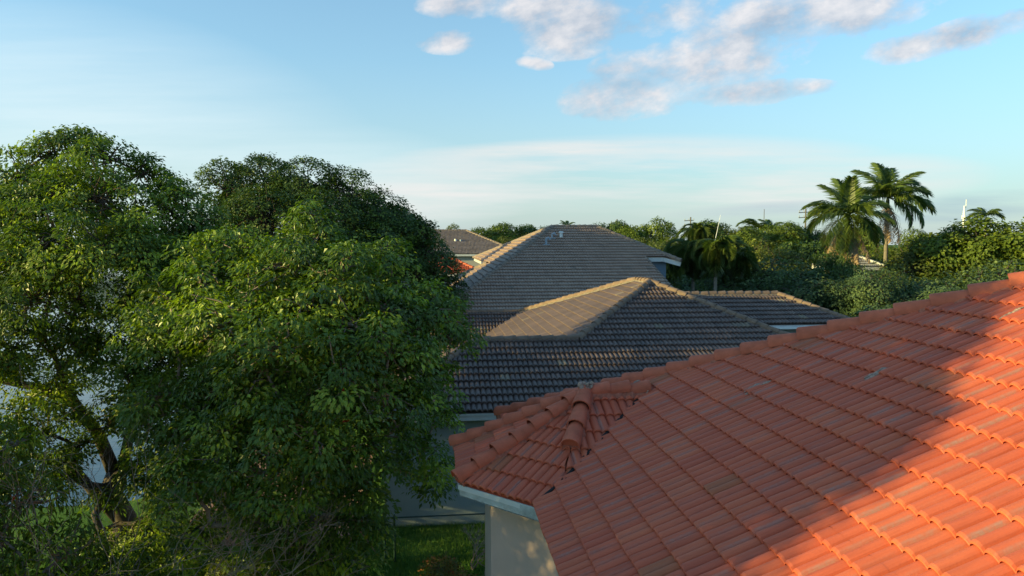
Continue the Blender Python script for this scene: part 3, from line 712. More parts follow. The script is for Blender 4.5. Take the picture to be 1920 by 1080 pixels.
def make_tree(name, label, base, lobes, mat, bark='bark', dens=4.5, n_leaf=38, size=0.16, wid=0.17, spread=0.36, droop=0.8, r0=0.22,
              seed=1, cat='tree', group=None, twig=0.8, twr=0.012, bright=0.25, keep=0.72, inner=0.12, fork=None, jitter=0.12, updir=0.35, parent_loc=None, gaps=0.0):
    rg = np.random.default_rng(seed)
    cl, nr, lb = lobes_to_clumps(lobes, dens, rg, keep, jitter, inner=inner)
    if gaps > 0:
        ok = rg.uniform(size=len(cl)) > gaps; cl, nr, lb = cl[ok], nr[ok], lb[ok]
    # clump tone: young growth in patches
    cr = np.clip(rg.normal(0.40, 0.20, len(cl)), 0, 1); cr = np.where(rg.uniform(size=len(cl)) < bright, cr + 0.35, cr)
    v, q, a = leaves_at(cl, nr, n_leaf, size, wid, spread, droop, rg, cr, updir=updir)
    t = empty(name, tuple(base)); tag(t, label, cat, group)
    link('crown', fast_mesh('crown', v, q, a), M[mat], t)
    link('trunk', limb_mesh(base, lobes, cl, lb, rg, r0, twig, twr, fork=fork), M[bark], t)
    return t
def lob(rows, scale=1.0):
    """(px, py, radius in px, distance)"""
    return [(at(px, py, D), np.array([1, 1, 0.92]) * rp * D / F * scale) for px, py, rp, D in rows]

# big left tree
T1 = lob([(350, 388, 34, 18.6), (378, 418, 36, 18.6), (332, 368, 28, 18.8), (400, 450, 34, 18.4), (40, 330, 55, 19), (95, 290, 42, 19), (150, 268, 40, 19), (205, 300, 48, 18.5), (262, 325, 42, 19), (300, 345, 34, 19.5), (325, 400, 48, 18.5), (100, 360, 62, 17.8), (180, 375, 66, 17.2), (250, 410, 62, 17.5),
          (10, 400, 62, 17.8), (-30, 420, 60, 18), (-30, 540, 60, 17), (40, 480, 62, 16.5), (110, 450, 66, 16.4), (190, 470, 66, 16.2), (270, 490, 60, 16.8), (345, 490, 58, 17.5), (372, 440, 34, 18.5), (350, 425, 36, 18.5), (395, 480, 40, 18),
          (60, 560, 66, 16.2), (150, 560, 52, 17), (230, 560, 60, 16.8), (310, 570, 66, 17), (-20, 620, 80, 16.5), (70, 640, 48, 16.6), (180, 640, 46, 17.5), (250, 650, 56, 17.2), (330, 670, 60, 18), (10, 700, 40, 17.5), (120, 705, 42, 18.5), (240, 740, 48, 18.8),
          (100, 340, 56, 19.8), (220, 400, 62, 19.8), (0, 400, 60, 19.8), (320, 490, 62, 19.8), (110, 500, 62, 19.8), (350, 600, 70, 19.8),
          (60, 810, 36, 17.5), (150, 830, 30, 18.2), (215, 780, 32, 18), (120, 890, 28, 18), (190, 945, 26, 18.2), (265, 880, 34, 18.2), (310, 900, 46, 18.2), (330, 800, 60, 18.6), (20, 880, 40, 17), (280, 990, 45, 17.6), (200, 1030, 45, 17.6), (40, 770, 30, 16.8), (130, 780, 30, 17.2), (15, 660, 44, 16), (140, 640, 36, 16.6), (110, 860, 26, 17), (300, 740, 52, 17.6), (240, 690, 46, 16.8), (90, 730, 26, 16.6), (330, 860, 50, 17.8)])
b1 = at(228, 1030, 19.2); b1[2] = 0
make_tree('tulip_tree', 'tall broad tree at the far left with exposed limbs and the lake behind it', b1, T1, 'leaf_left', dens=3.9, n_leaf=80, size=0.115, wid=0.27, spread=0.36, updir=0.6, droop=0.55,
          r0=0.30, seed=3, twig=0.85, fork=at(222, 900, 19.2), bright=0.18, gaps=0.10, keep=0.75, jitter=0.2)
t1 = bpy.data.objects['tulip_tree']
for pts_, rad_ in (([(225, 975, 19.2), (178, 925, 18.9), (140, 880, 18.6), (95, 862, 18.3), (40, 850, 18)], [0.17, 0.14, 0.12, 0.09, 0.05]), ([(222, 905, 19.2), (185, 815, 18.8), (140, 757, 18.4), (80, 728, 18.2), (10, 715, 18.0), (-60, 690, 18)], [0.2, 0.16, 0.14, 0.12, 0.09, 0.05]), ([(150, 765, 18.4), (120, 720, 18), (100, 660, 17.8), (60, 600, 17.4)], [0.1, 0.08, 0.06, 0.04]),
                   ([(224, 905, 19.2), (246, 800, 19), (255, 720, 18.8), (262, 620, 18.4), (280, 520, 18)], [0.17, 0.14, 0.11, 0.08, 0.05]), ([(228, 1000, 19.2), (300, 960, 19), (350, 930, 18.8), (400, 900, 18.6)], [0.12, 0.09, 0.07, 0.04])):
    mm = MB(); mm.tube([at(*q_) for q_ in pts_], rad_, 8); mm.build('limb', M['bark'], t1, smooth=True)
# nearer drooping tree in the left centre
rgl = np.random.default_rng(44)
T2 = lob([(565, 400, 26, 16), (530, 450, 42, 15.7), (600, 450, 40, 15.7), (480, 465, 42, 15.6), (430, 462, 38, 15.8), (390, 470, 36, 16), (650, 470, 38, 15.6), (700, 478, 40, 15.5), (742, 530, 38, 15.3), (790, 568, 40, 15.2),
          (835, 600, 34, 15.2), (850, 625, 34, 15.3), (560, 490, 62, 14.6), (640, 500, 60, 14.3), (470, 510, 62, 14.6), (390, 530, 56, 15), (330, 560, 50, 15.6), (710, 560, 62, 14), (780, 610, 54, 14.5), (560, 580, 66, 13.6),
          (640, 590, 66, 13.3), (470, 600, 66, 13.8), (390, 620, 62, 14.2), (310, 640, 54, 15.2), (700, 650, 66, 13.4), (775, 680, 48, 14.3), (820, 680, 34, 15), (560, 680, 70, 12.9), (630, 700, 66, 12.8), (470, 700, 68, 13.2),
          (380, 720, 66, 14), (310, 740, 56, 15), (700, 750, 62, 13.2), (775, 750, 42, 14.4), (820, 770, 30, 15.2), (340, 810, 62, 14.4), (430, 800, 68, 13.4), (530, 790, 68, 12.9), (620, 800, 66, 12.9), (700, 840, 58, 13.6), (780, 840, 44, 14.6),
          (340, 900, 56, 14.8), (420, 900, 62, 14), (510, 890, 66, 13.4), (600, 900, 62, 13.4), (690, 920, 48, 14.2), (800, 905, 34, 15.2), (840, 850, 24, 15.6), (470, 975, 50, 14.4), (560, 975, 52, 14.2), (650, 985, 44, 14.6), (380, 980, 44, 15), (600, 1050, 44, 14.9), (520, 1060, 46, 14.8), (450, 1070, 44, 15), (660, 1070, 36, 15.2), (570, 1090, 44, 14.6),
          (620, 600, 100, 16.8), (480, 600, 100, 16.8), (700, 700, 80, 16.8), (540, 760, 110, 16.8), (400, 760, 90, 17), (600, 880, 90, 17), (420, 900, 80, 17), (760, 640, 55, 16.6), (560, 490, 60, 17)])
T2 = [(c + rgl.normal(0, 0.16, 3), r * rgl.uniform(0.82, 1.12)) for c, r in T2]
b2 = at(575, 1100, 15.6); b2[2] = 0
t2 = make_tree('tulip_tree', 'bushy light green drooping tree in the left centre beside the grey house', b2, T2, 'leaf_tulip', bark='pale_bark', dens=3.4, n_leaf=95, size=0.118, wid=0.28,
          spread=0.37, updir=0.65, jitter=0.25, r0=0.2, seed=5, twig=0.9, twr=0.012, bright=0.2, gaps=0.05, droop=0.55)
mb = MB()
rg = np.random.default_rng(3)
for px, py, D in ((645, 728, 12.35), (645, 796, 12.6), (652, 792, 12.6), (26, 933, 12.0), (570, 612, 13.2)):
    c = at(px, py, D)
    for _ in range(7):
        d = rg.normal(size=3); d /= np.linalg.norm(d); s_ = np.cross(d, Z); s_ /= np.linalg.norm(s_)
        mb.add([c, c + d * 0.04 - s_ * 0.025, c + d * 0.09, c + d * 0.04 + s_ * 0.025], [(0, 1, 2, 3)])
fl = mb.build('blossom', M['flower'], t2)
# low leafy growth at the bottom left
T5 = lob([(50, 930, 60, 12.6), (-40, 860, 80, 12.6), (-30, 1000, 90, 12.4), (120, 1040, 70, 12.4), (60, 1110, 90, 12), (230, 1090, 60, 12.8), (20, 830, 40, 13), (330, 1120, 55, 13)])
b5 = at(40, 1150, 12.6); b5[2] = 0
make_tree('young_tree', 'low leafy young tree in the bottom left corner of the picture', b5, T5, 'leaf_left', bark='pale_bark', dens=6, n_leaf=36, size=0.14, spread=0.28, r0=0.1, seed=8, twig=1.0, bright=0.25, gaps=0.15)
# dark round tree behind
T3 = lob([(px, py, rp, D + 4) for px, py, rp, D in [(430, 350, 52, 33), (500, 345, 55, 33), (580, 350, 55, 33), (650, 370, 55, 33), (710, 410, 55, 33), (765, 460, 55, 33), (815, 510, 45, 33), (420, 420, 55, 32), (500, 420, 75, 30.5),
          (600, 430, 75, 30.5), (690, 480, 70, 31), (770, 540, 60, 31.5), (820, 570, 40, 32.5), (450, 520, 90, 31), (600, 560, 110, 31), (720, 620, 90, 31.5), (500, 380, 80, 36), (640, 430, 90, 36), (740, 520, 80, 36), (803, 478, 40, 32), (838, 545, 36, 32), (795, 440, 26, 32),
          (600, 720, 120, 32), (480, 680, 110, 32)]])
b3 = at(610, 800, 37); b3[2] = 0
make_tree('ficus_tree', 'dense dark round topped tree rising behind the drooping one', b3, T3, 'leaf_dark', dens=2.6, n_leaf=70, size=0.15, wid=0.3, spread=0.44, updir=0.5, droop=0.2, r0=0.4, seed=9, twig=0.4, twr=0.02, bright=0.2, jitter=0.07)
# tree just outside the left edge; its crown shades the red roof
rg = np.random.default_rng(21)
VC = 6.35
T0 = [(L(-11.5, VC, 6.5) + rg.normal(0, 1, 3) * np.array([1.2, 0.2, 0.3]), np.array([2.6, 2.2, 2.0]))]
for k in range(16):
    a = k / 16 * 2 * math.pi; rr = 2.95
    T0.append((L(-11.5 + rg.uniform(-2, 2), VC + rr * math.cos(a), 6.6 + rr * math.sin(a)), np.array([1.5, 1.3, 1.3])))
for k in range(8):
    T0.append((L(-11.5 + rg.uniform(-2.5, 2.5), VC + rg.uniform(-1.8, 1.8), 6.5 + rg.uniform(-2, 2)), np.array([1.4, 1.4, 1.4])))
for dv, z_, rr in ((-2.2, 8.9, 1.0), (-1.3, 10.4, 1.0), (-0.3, 11.2, 1.0), (0.8, 11.3, 1.1), (2.4, 10.7, 1.2), (3.6, 9.9, 1.2), (-1.4, 9.7, 1.15), (-0.3, 10.4, 1.1), (1.0, 10.3, 1.2), (2.3, 9.6, 1.3), (3.2, 8.6, 1.3), (3.6, 7.0, 1.3), (0.3, 9.3, 1.3)):
    T0.append((L(-11.5 + rg.uniform(-1, 1), VC + dv, z_), np.array([rr, rr, rr])))
make_tree('shade_tree', 'leafy tree standing just outside the left edge that shades the red roof', L(-11.5, VC, 0), T0, 'leaf_left', dens=4.4, n_leaf=34, size=0.17, wid=0.25, spread=0.42, r0=0.3, seed=22, twig=0.3, bright=0.2, jitter=0.05)

rg = np.random.default_rng(31)  # unseen tree, added and sized to keep the sun off the drooping tree
T6 = [(L(-15 + rg.uniform(-2, 2), 13.0 + rg.uniform(-2.6, 2.2), rg.uniform(2.6, 6.9)), np.ones(3) * rg.uniform(1.1, 1.5)) for _ in range(22)]
make_tree('shade_tree', 'second leafy tree added unseen further outside the left edge to shade the drooping tree', L(-15, 13.0, 0), T6, 'leaf_left', dens=2.6, n_leaf=40, size=0.17, wid=0.28, spread=0.45, r0=0.25, seed=32, twig=0.3, bright=0.2, jitter=0.1)

# background trees: prototypes then copies
def proto(seed, mat, kind):
    rg = np.random.default_rng(seed); lobes = []
    # unit tree: crown about 6 m wide, 6.5 m tall from near the ground
    for k in range(17 if kind != 'airy' else 22):
        a = rg.uniform(0, 2 * math.pi); zz = rg.uniform(0.9, 5.4)
        w = 2.3 * math.sqrt(max(0.08, 1 - ((zz - 2.7) / 3.4) ** 2)); q = w * math.sqrt(rg.uniform(0.1, 1))
        r = rg.uniform(0.85, 1.35) if kind != 'airy' else rg.uniform(0.7, 1.1)
        lobes.append((np.array([q * math.cos(a), q * math.sin(a), zz]), np.array([r, r, r * 0.85])))
    cl, nr, lb = lobes_to_clumps(lobes, 4.2 if kind != 'airy' else 5.2, rg, 0.75, 0.10 if kind != 'airy' else 0.2, inner=0.1)
    cr = np.clip(rg.normal(0.4, 0.2, len(cl)), 0, 1)
    if kind == 'airy': v, q, a = leaves_at(cl, nr, 30, 0.13, 0.30, 0.36, 0.3, rg, cr, updir=0.5)
    else: v, q, a = leaves_at(cl, nr, 34, 0.17, 0.36, 0.42, 0.25, rg, cr)
    return fast_mesh('crown', v, q, a), limb_mesh((0, 0, 0), lobes, cl, lb, rg, 0.18, 0.25, 0.02), np.percentile(v[:, 2], 99.6), 2 * np.percentile(np.abs(v[:, 0]), 97)
PR = {'round': [proto(101, None, 'round'), proto(102, None, 'round'), proto(103, None, 'round')], 'airy': [proto(111, None, 'airy'), proto(112, None, 'airy')]}
MATC = {}
def bg(px, ytop, D, wpx, kind, mat, label, name='broadleaf_tree', group=None, hscale=None):
    ms = PR[kind]; k = int(abs(px * 7 + D * 3)) % len(ms); cm, tm, ph_, pw_ = ms[k]
    key = (id(cm), mat)
    if key not in MATC:
        c = cm.copy(); c.materials.clear(); c.materials.append(M[mat]); MATC[key] = c
    if not tm.materials: tm.materials.append(M['bark'])
    top = at(px, ytop, D); h = top[2] / ph_; w = wpx * D / F / pw_ * 1.1
    t = empty(name, (top[0], D, 0), (px * 1.7) % 6.28); t.scale = (w, w, h); tag(t, label, 'tree', group)
    for nm, me in (('crown', MATC[key]), ('trunk', tm)):
        o = bpy.data.objects.new(nm, me); C.objects.link(o); o.parent = t
    return t
G1, G2, G3 = 'shaded trees behind the red roof', 'olive green trees beyond the garden trees', 'trees on the far skyline'
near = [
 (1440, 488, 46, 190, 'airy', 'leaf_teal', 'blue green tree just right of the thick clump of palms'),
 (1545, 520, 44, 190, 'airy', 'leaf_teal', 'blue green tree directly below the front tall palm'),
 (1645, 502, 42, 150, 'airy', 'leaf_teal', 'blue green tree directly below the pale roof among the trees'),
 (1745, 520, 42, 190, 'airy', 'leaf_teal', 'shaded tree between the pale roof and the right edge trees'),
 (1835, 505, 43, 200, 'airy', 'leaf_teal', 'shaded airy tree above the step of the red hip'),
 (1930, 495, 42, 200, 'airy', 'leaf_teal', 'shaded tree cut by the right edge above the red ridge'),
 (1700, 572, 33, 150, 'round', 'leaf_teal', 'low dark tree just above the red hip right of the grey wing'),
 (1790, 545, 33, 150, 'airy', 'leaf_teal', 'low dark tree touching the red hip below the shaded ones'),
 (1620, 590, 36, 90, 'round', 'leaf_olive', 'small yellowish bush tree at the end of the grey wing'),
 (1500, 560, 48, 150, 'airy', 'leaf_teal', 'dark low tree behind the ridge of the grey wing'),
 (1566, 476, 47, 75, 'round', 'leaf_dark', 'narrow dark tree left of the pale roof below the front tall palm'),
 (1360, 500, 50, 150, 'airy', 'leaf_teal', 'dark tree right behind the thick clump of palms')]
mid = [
 (722, 390, 44, 165, 'round', 'leaf_dark', 'mostly hidden tree added behind the round topped one to shade the taupe roof'),  # this and the next: added to block sun from the taupe left slope
 (715, 402, 52, 160, 'round', 'leaf_dark', 'second mostly hidden tree added behind the round topped one to shade the taupe roof'),
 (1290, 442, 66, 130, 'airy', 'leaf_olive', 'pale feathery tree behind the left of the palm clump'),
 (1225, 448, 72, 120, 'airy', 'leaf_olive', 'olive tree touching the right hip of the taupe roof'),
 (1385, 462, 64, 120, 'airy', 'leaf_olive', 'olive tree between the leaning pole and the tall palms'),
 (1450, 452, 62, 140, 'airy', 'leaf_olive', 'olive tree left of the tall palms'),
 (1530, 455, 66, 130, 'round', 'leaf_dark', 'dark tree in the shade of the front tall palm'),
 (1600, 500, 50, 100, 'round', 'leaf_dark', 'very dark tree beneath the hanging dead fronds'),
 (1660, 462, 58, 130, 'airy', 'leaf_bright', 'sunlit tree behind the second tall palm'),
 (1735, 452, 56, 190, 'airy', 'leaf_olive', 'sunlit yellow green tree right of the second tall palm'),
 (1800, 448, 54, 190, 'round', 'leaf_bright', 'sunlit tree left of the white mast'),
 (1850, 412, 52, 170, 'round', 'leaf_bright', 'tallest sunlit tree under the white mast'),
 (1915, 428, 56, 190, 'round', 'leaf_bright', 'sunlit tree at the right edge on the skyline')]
far = [
 (868, 424, 120, 60, 'round', 'leaf_olive', 'small far tree above the ridge of the slate roof'),
 (905, 430, 110, 70, 'round', 'leaf_bright', 'far sunlit tree right of the slate roof ridge'),
 (950, 422, 115, 90, 'round', 'leaf_bright', 'far tree midway between the slate roof and the taupe ridge'),
 (1005, 424, 118, 80, 'round', 'leaf_dark', 'far dark tree touching the left end of the taupe ridge'),
 (970, 445, 95, 90, 'airy', 'leaf_olive', 'yellowish bushy tree low beside the left hip of the taupe roof'),
 (1140, 418, 120, 80, 'round', 'leaf_dark', 'far dark tree over the right end of the taupe ridge'),
 (1185, 424, 115, 80, 'round', 'leaf_bright', 'far green tree under the left utility pole'),
 (1225, 412, 112, 80, 'round', 'leaf_bright', 'highest far tree between the two left utility poles'),
 (1270, 420, 115, 80, 'round', 'leaf_bright', 'far green tree left of the second utility pole'),
 (1325, 416, 118, 80, 'round', 'leaf_dark', 'far dark tree behind the leaning white pole'),
 (1370, 428, 115, 80, 'airy', 'leaf_olive', 'far olive tree right of the leaning white pole'),
 (1415, 430, 112, 80, 'round', 'leaf_bright', 'far tree below the small far palm'),
 (1475, 420, 116, 80, 'round', 'leaf_bright', 'far tree right of the thin dark mast'),
 (1515, 428, 118, 70, 'round', 'leaf_dark', 'far dark tree left of the front tall palm'),
 (1605, 425, 118, 90, 'round', 'leaf_bright', 'far tree between the trunks of the tall palms'),
 (1690, 432, 110, 90, 'round', 'leaf_bright', 'far tree right of the second tall palm trunk'),
 (1735, 440, 112, 80, 'round', 'leaf_bright', 'low far tree in the dip of the skyline'),
 (1775, 438, 100, 80, 'round', 'leaf_dark', 'far dark tree left of the tallest right tree')]
for g, lst in ((G1, near), (G2, mid), (G3, far)):
    for (px, yt, D, w, kind, mat, label) in lst: bg(px, yt, D, w, kind, mat, label, group=g)
# distant woodland that closes the horizon: one mass
def woodland():
    rg = np.random.default_rng(77); V_, Q_, A_ = [], [], []; n = 0
    cl = []
    for k in range(5200):
        ang = rg.uniform(R(-75), R(60)); D = rg.uniform(190, 360) if ang < R(-12) else rg.uniform(150, 300)
        x, y = D * math.sin(ang), D * math.cos(ang)
        hh = 8.2 + 2.2 * math.sin(ang * 23) + 1.3 * math.sin(ang * 57 + 1)
        cl.append((x, y, rg.uniform(0.0, 1.0) ** 0.6 * hh + 0.3))
    cl = np.array(cl); nr = np.tile(Z, (len(cl), 1)) + rg.normal(0, 0.4, (len(cl), 3)); nr /= np.linalg.norm(nr, axis=1, keepdims=True)
    v, q, a = leaves_at(cl, nr, 16, 1.3, 0.4, 2.2, 0.2, rg, np.clip(rg.normal(0.4, 0.2, len(cl)), 0, 1))
    o = link('woodland', fast_mesh('woodland', v, q, a), M['leaf_olive']); tag(o, 'distant woodland along the horizon', 'woodland', None, 'stuff')
woodland()
# undergrowth below the trees at the right
def undergrowth():
    rg = np.random.default_rng(78); n = 3200
    px = rg.uniform(1230, 2050, n); D = rg.uniform(44, 90, n)
    cl = np.stack([(px - 960) / F * D, D, rg.uniform(0.2, 4.6, n)], 1)
    nr = np.tile(Z, (n, 1)) + rg.normal(0, 0.5, (n, 3)); nr /= np.linalg.norm(nr, axis=1, keepdims=True)
    v, q, a = leaves_at(cl, nr, 26, 0.4, 0.4, 0.9, 0.2, rg, np.clip(rg.normal(0.3, 0.2, n), 0, 1))
    o = link('undergrowth', fast_mesh('undergrowth', v, q, a), M['leaf_dark']); tag(o, 'dark undergrowth between the trees at the right', 'undergrowth', None, 'stuff')
undergrowth()

# ------------------------------------------------------------------ palms
def frond_mesh(seed, length, arch, droop, leaflet, nl=66, mat=None):
    """rachis starts at the origin, heads along +x and up, bends down with droop; leaflets on both sides"""
    rg = np.random.default_rng(seed); mb = MB()
    n = 14; pts = []; p = np.zeros(3); ang = arch
    for i in range(n + 1):
        pts.append(p.copy()); p = p + np.array([math.cos(ang), 0, math.sin(ang)]) * length / n; ang -= droop / n * (0.5 + 1.2 * i / n)
    mb.tube(pts, [0.035 * (1 - i / (n + 1)) * length / 3 + 0.006 for i in range(n + 1)], 5)
    nq0 = len(mb.f); pts = np.array(pts)
    for k in range(nl):
        t = 0.10 + 0.89 * k / nl; f = t * n; i = min(int(f), n - 1); q = pts[i] + (pts[i + 1] - pts[i]) * (f - i)
        d = pts[i + 1] - pts[i]; d /= np.linalg.norm(d)
        ll = leaflet * (0.55 + 0.9 * math.sin(math.pi * min(1, t * 0.9 + 0.08))) * rg.uniform(0.85, 1.12) * (1 - 0.35 * t)
        for sd in (-1, 1):
            up = rg.uniform(-0.35, 0.45)
            v = d * (0.55 + 0.4 * t) + np.array([0, sd, 0]) * 0.85 + Z * up; v /= np.linalg.norm(v)
            w = np.cross(v, Z + np.array([0, sd * 0.6, 0])); w /= np.linalg.norm(w); w = w * 0.04 * length / 3
            m_ = q + v * ll * 0.5 + Z * 0.02; e = q + v * ll - Z * ll * rg.uniform(0.25, 0.55)
            mb.add([q - w * 0.5, m_ - w, e, m_ + w, q + w * 0.5], [(0, 1, 3, 4), (1, 2, 3)])
    me = bpy.data.meshes.new('frond'); me.from_pydata(mb.v, [], mb.f); me.update()
    a = me.attributes.new('rnd', 'FLOAT', 'FACE'); vals = rg.uniform(0, 1, len(me.polygons)); vals[:nq0] = 0.9; a.data.foreach_set('value', vals.astype(np.float32))
    if mat: me.materials.append(mat)
    return me
FM = [frond_mesh(i, 3.0, 0, dr, 0.80, mat=M['leaf_palm']) for i, dr in enumerate((0.9, 1.35, 1.8))]
FM.append(frond_mesh(7, 2.7, 0, 2.9, 0.6, 80, mat=M['leaf_sago']))
FDEAD = [frond_mesh(20 + i, 2.4, 0, 0.6, 0.45, 34, mat=M['dead_frond']) for i in range(2)]
def frond(parent, loc, az, el, me, scale):
    o = bpy.data.objects.new('frond', me); C.objects.link(o); o.parent = parent
    o.location = loc; o.rotation_euler = (0, -el, az); o.scale = (scale,) * 3
    return o
def palm(name, label, px, ytop_stem, D, fr, dead, tr=0.16, lean=0.0, group=None, seed=0, crownshaft=True, mul=1.0):
    a = at(px, ytop_stem, D); rg = random.Random(seed)
    t = empty(name, (a[0] - lean, D, 0)); tag(t, label, 'palm tree', group)
    mb = MB(); hgt = a[2]
    pts = [np.array([a[0] - lean * (1 - k / 8) ** 1.5, D, hgt * k / 8]) for k in range(9)]
    mb.tube(pts, [tr * (1.25 if k == 0 else 1.0 - 0.02 * k) for k in range(9)], 12)
    mb.build('trunk', M['palm_bark'], t, smooth=True)
    if crownshaft:
        m2 = MB(); m2.tube([np.array([a[0], D, hgt - 0.1]), np.array([a[0], D, hgt + 0.5]), np.array([a[0], D, hgt + 1.0])], [tr * 0.95, tr * 0.8, tr * 0.3], 10); m2.build('crownshaft', M['leaf_palm'], t)
    loc = (lean, 0, hgt + 0.75)
    for (az, el, k, sc) in fr: frond(t, loc, R(az), R(el), FM[k], sc * mul)
    for (az, el, sc) in dead: frond(t, (lean, 0, hgt + 0.25), R(az), R(el) * 0.72, FDEAD[rg.randrange(2)], sc * mul * 1.2)
    return t
PG = 'tall palms at the right'
# azimuth 0 = to the right of the picture, 90 = away, 180 = left, 270 = towards the camera
fr1 = [(100, 82, 0, 0.95), (250, 86, 0, 0.9), (175, 42, 1, 0.98), (190, 12, 1, 1.0), (165, 25, 1, 0.9), (205, -12, 1, 0.95), (222, -30, 0, 0.95), (10, 42, 1, 1.0), (-12, 20, 1, 0.95), (-30, -10, 1, 0.95),
       (270, 40, 2, 0.9), (255, 5, 2, 0.95), (290, 0, 2, 0.95), (320, -20, 1, 0.9), (60, 40, 1, 0.9), (130, 35, 1, 0.9), (150, 70, 0, 0.9), (240, -35, 0, 0.95), (30, 65, 1, 0.8)]
dd1 = [(215, -68, 1.0), (190, -60, 1.0), (235, -75, 1.05), (265, -80, 1.15), (280, -74, 1.05), (310, -66, 1.0), (250, -82, 1.2), (200, -78, 1.05)]
pD = 52
palm('royal_palm', 'front tall palm with hanging dead brown fronds above the trees', 1590, 424, pD, fr1, dd1, 0.18, seed=1, group=PG, mul=1.2)
fr2 = [(95, 80, 0, 1.0), (150, 62, 0, 1.0), (60, 72, 0, 0.95), (175, 35, 1, 0.9), (5, 34, 1, 1.08), (-8, 12, 1, 1.12), (-22, -12, 1, 1.05), (20, 50, 1, 1.0), (200, 10, 1, 0.9), (270, 30, 1, 0.9), (300, 10, 1, 0.95),
       (45, 25, 1, 0.95), (120, 30, 1, 0.9), (230, 40, 1, 0.9), (340, 60, 0, 0.9), (320, -25, 1, 0.9)]
dd2 = [(260, -80, 1.0), (230, -72, 0.9), (300, -80, 1.0)]
palm('royal_palm', 'rear tall palm with dark fronds right of the one with dead fronds', 1664, 388, 55, fr2, dd2, 0.17, seed=2, group=PG, mul=1.15)
# thick clump palms left of them
ff = [(a_, e_, k_, s_) for a_, e_, k_, s_ in [(180, 62, 2, 0.95), (200, 38, 2, 1.0), (160, 30, 2, 0.95), (225, 20, 2, 1.0), (250, 40, 2, 1.0), (275, 55, 2, 0.95), (290, 25, 2, 1.0), (320, 40, 2, 0.95), (345, 60, 2, 0.95), (0, 35, 2, 1.0),
      (20, 55, 2, 0.9), (90, 60, 2, 0.9), (120, 50, 2, 0.9), (60, 45, 2, 0.9), (210, 0, 2, 0.95), (300, -5, 2, 0.95), (260, 5, 2, 0.95), (190, 10, 2, 0.95), (330, 5, 2, 0.95), (240, -20, 2, 0.9), (280, -25, 2, 0.9), (215, -45, 2, .8), (265, -50, 2, .8), (310, -45, 2, .8), (185, -35, 2, .85), (350, -35, 2, .85), (235, 70, 2, .8), (300, 68, 2, .8)]]
PC = 'low drooping palms between the houses and the trees'
for px, yt, D, sc, lab, sd in ((1300, 497, 44, 0.9, 'drooping palm at the left of the low palm clump beside the blue wall', 5), (1342, 492, 42, 0.72, 'upright middle palm of the low palm clump', 6), (1378, 512, 45, 0.74, 'drooping palm at the right of the low palm clump', 7),
                               (1312, 455, 56, 0.75, 'bright topped palm showing above the low palm clump', 8)):
    rr = random.Random(sd)
    f2 = [(a_ + rr.uniform(-14, 14), e_ + rr.uniform(-8, 8), 3 if rr.random() < .8 else 2, s_ * sc * rr.uniform(0.9, 1.05)) for a_, e_, k_, s_ in ff]
    palm('drooping_palm', lab, px, yt, D, f2, [], 0.12, seed=sd, crownshaft=False, group=PC, mul=1.05)
small = [(180, 30, 2, .6), (200, 50, 1, .6), (160, 60, 0, .6), (0, 20, 1, .6), (20, 55, 1, .6), (270, 30, 1, .6), (230, 10, 1, .6), (90, 60, 0, .6), (310, 10, 1, .6)]
PF = 'small far palms on the skyline'
palm('far_palm', 'small far palm leaning left on the skyline beside the thin dark mast', 1424, 438, 122, [(175, 50, 2, 1.0), (185, 25, 2, 1.0), (200, 60, 1, .8), (0, 30, 1, .5), (150, 70, 1, .7), (270, 40, 1, .6), (90, 50, 1, .6)], [], 0.12, seed=9, group=PF, mul=1.5)
palm('far_palm', 'small stubby far palm right of the thin dark mast', 1446, 438, 122, small, [], 0.12, seed=10, group=PF, mul=1.6)
palm('far_palm', 'small far palm with flat top behind the tallest tree under the white mast', 1848, 418, 78, [(180, 30, 2, 1.1), (170, 50, 1, 1.0), (0, 30, 2, 1.1), (10, 50, 1, 1.0), (90, 60, 0, .8), (270, 40, 1, .9), (190, 10, 1, 1.)], [], 0.12, seed=11, group=PF, mul=0.7)
palm('far_palm', 'tiny far palm top showing over the taupe roof ridge', 1064, 432, 130, small, [], 0.12, seed=12, group=PF)

# ------------------------------------------------------------------ poles, masts
def upole(px, ytop, D, label):
    a = at(px, ytop, D); t = empty('utility_pole', (a[0], D, 0)); tag(t, label, 'utility pole', 'utility poles on the skyline')
    m_ = MB(); m_.tube([(a[0], D, 0), (a[0], D, a[2])], [0.24, 0.16], 8); m_.build('pole', M['dark_pole'], t)
    for dz, w in ((-0.9, 1.5), (-2.0, 1.5)):
        m_ = MB(); m_.box((a[0] - w, D, a[2] + dz), (a[0] + w * 0.6, D + 0.4, a[2] + dz + 0.15), 0.14, 0.18); m_.build('crossarm', M['dark_pole'], t)
        for f_ in (-0.95, -0.3, 0.5):
            m_ = MB(); m_.tube([(a[0] + w * f_, D, a[2] + dz + 0.1), (a[0] + w * f_, D, a[2] + dz + 0.5)], 0.09, 6); m_.build('insulator', M['lead'], t)
upole(1157, 411, 170, 'leftmost utility pole standing over the taupe roof')
upole(1295, 407, 165, 'utility pole between the taupe roof and the leaning white pole')
upole(1511, 391, 150, 'utility pole at the left tips of the front tall palm')
def mast(name, pts, r, mat, label, cat):
    m_ = MB(); m_.tube(pts, r, 6); o = m_.build(name, M[mat]); tag(o, label, cat)
m_a = at(1433, 392, 150); mast('radio_mast', [(m_a[0], 150, 0), tuple(m_a)], [0.14, 0.06], 'dark_pole', 'thin dark mast beside the small far palm', 'mast')
a = at(1351, 403, 43); b = at(1339, 460, 43); d = b - a; mast('leaning_pole', [tuple(a + d * 1.25), tuple(a)], [0.024, 0.010], 'white_metal', 'thin white pole leaning right above the low palm clump', 'pole')
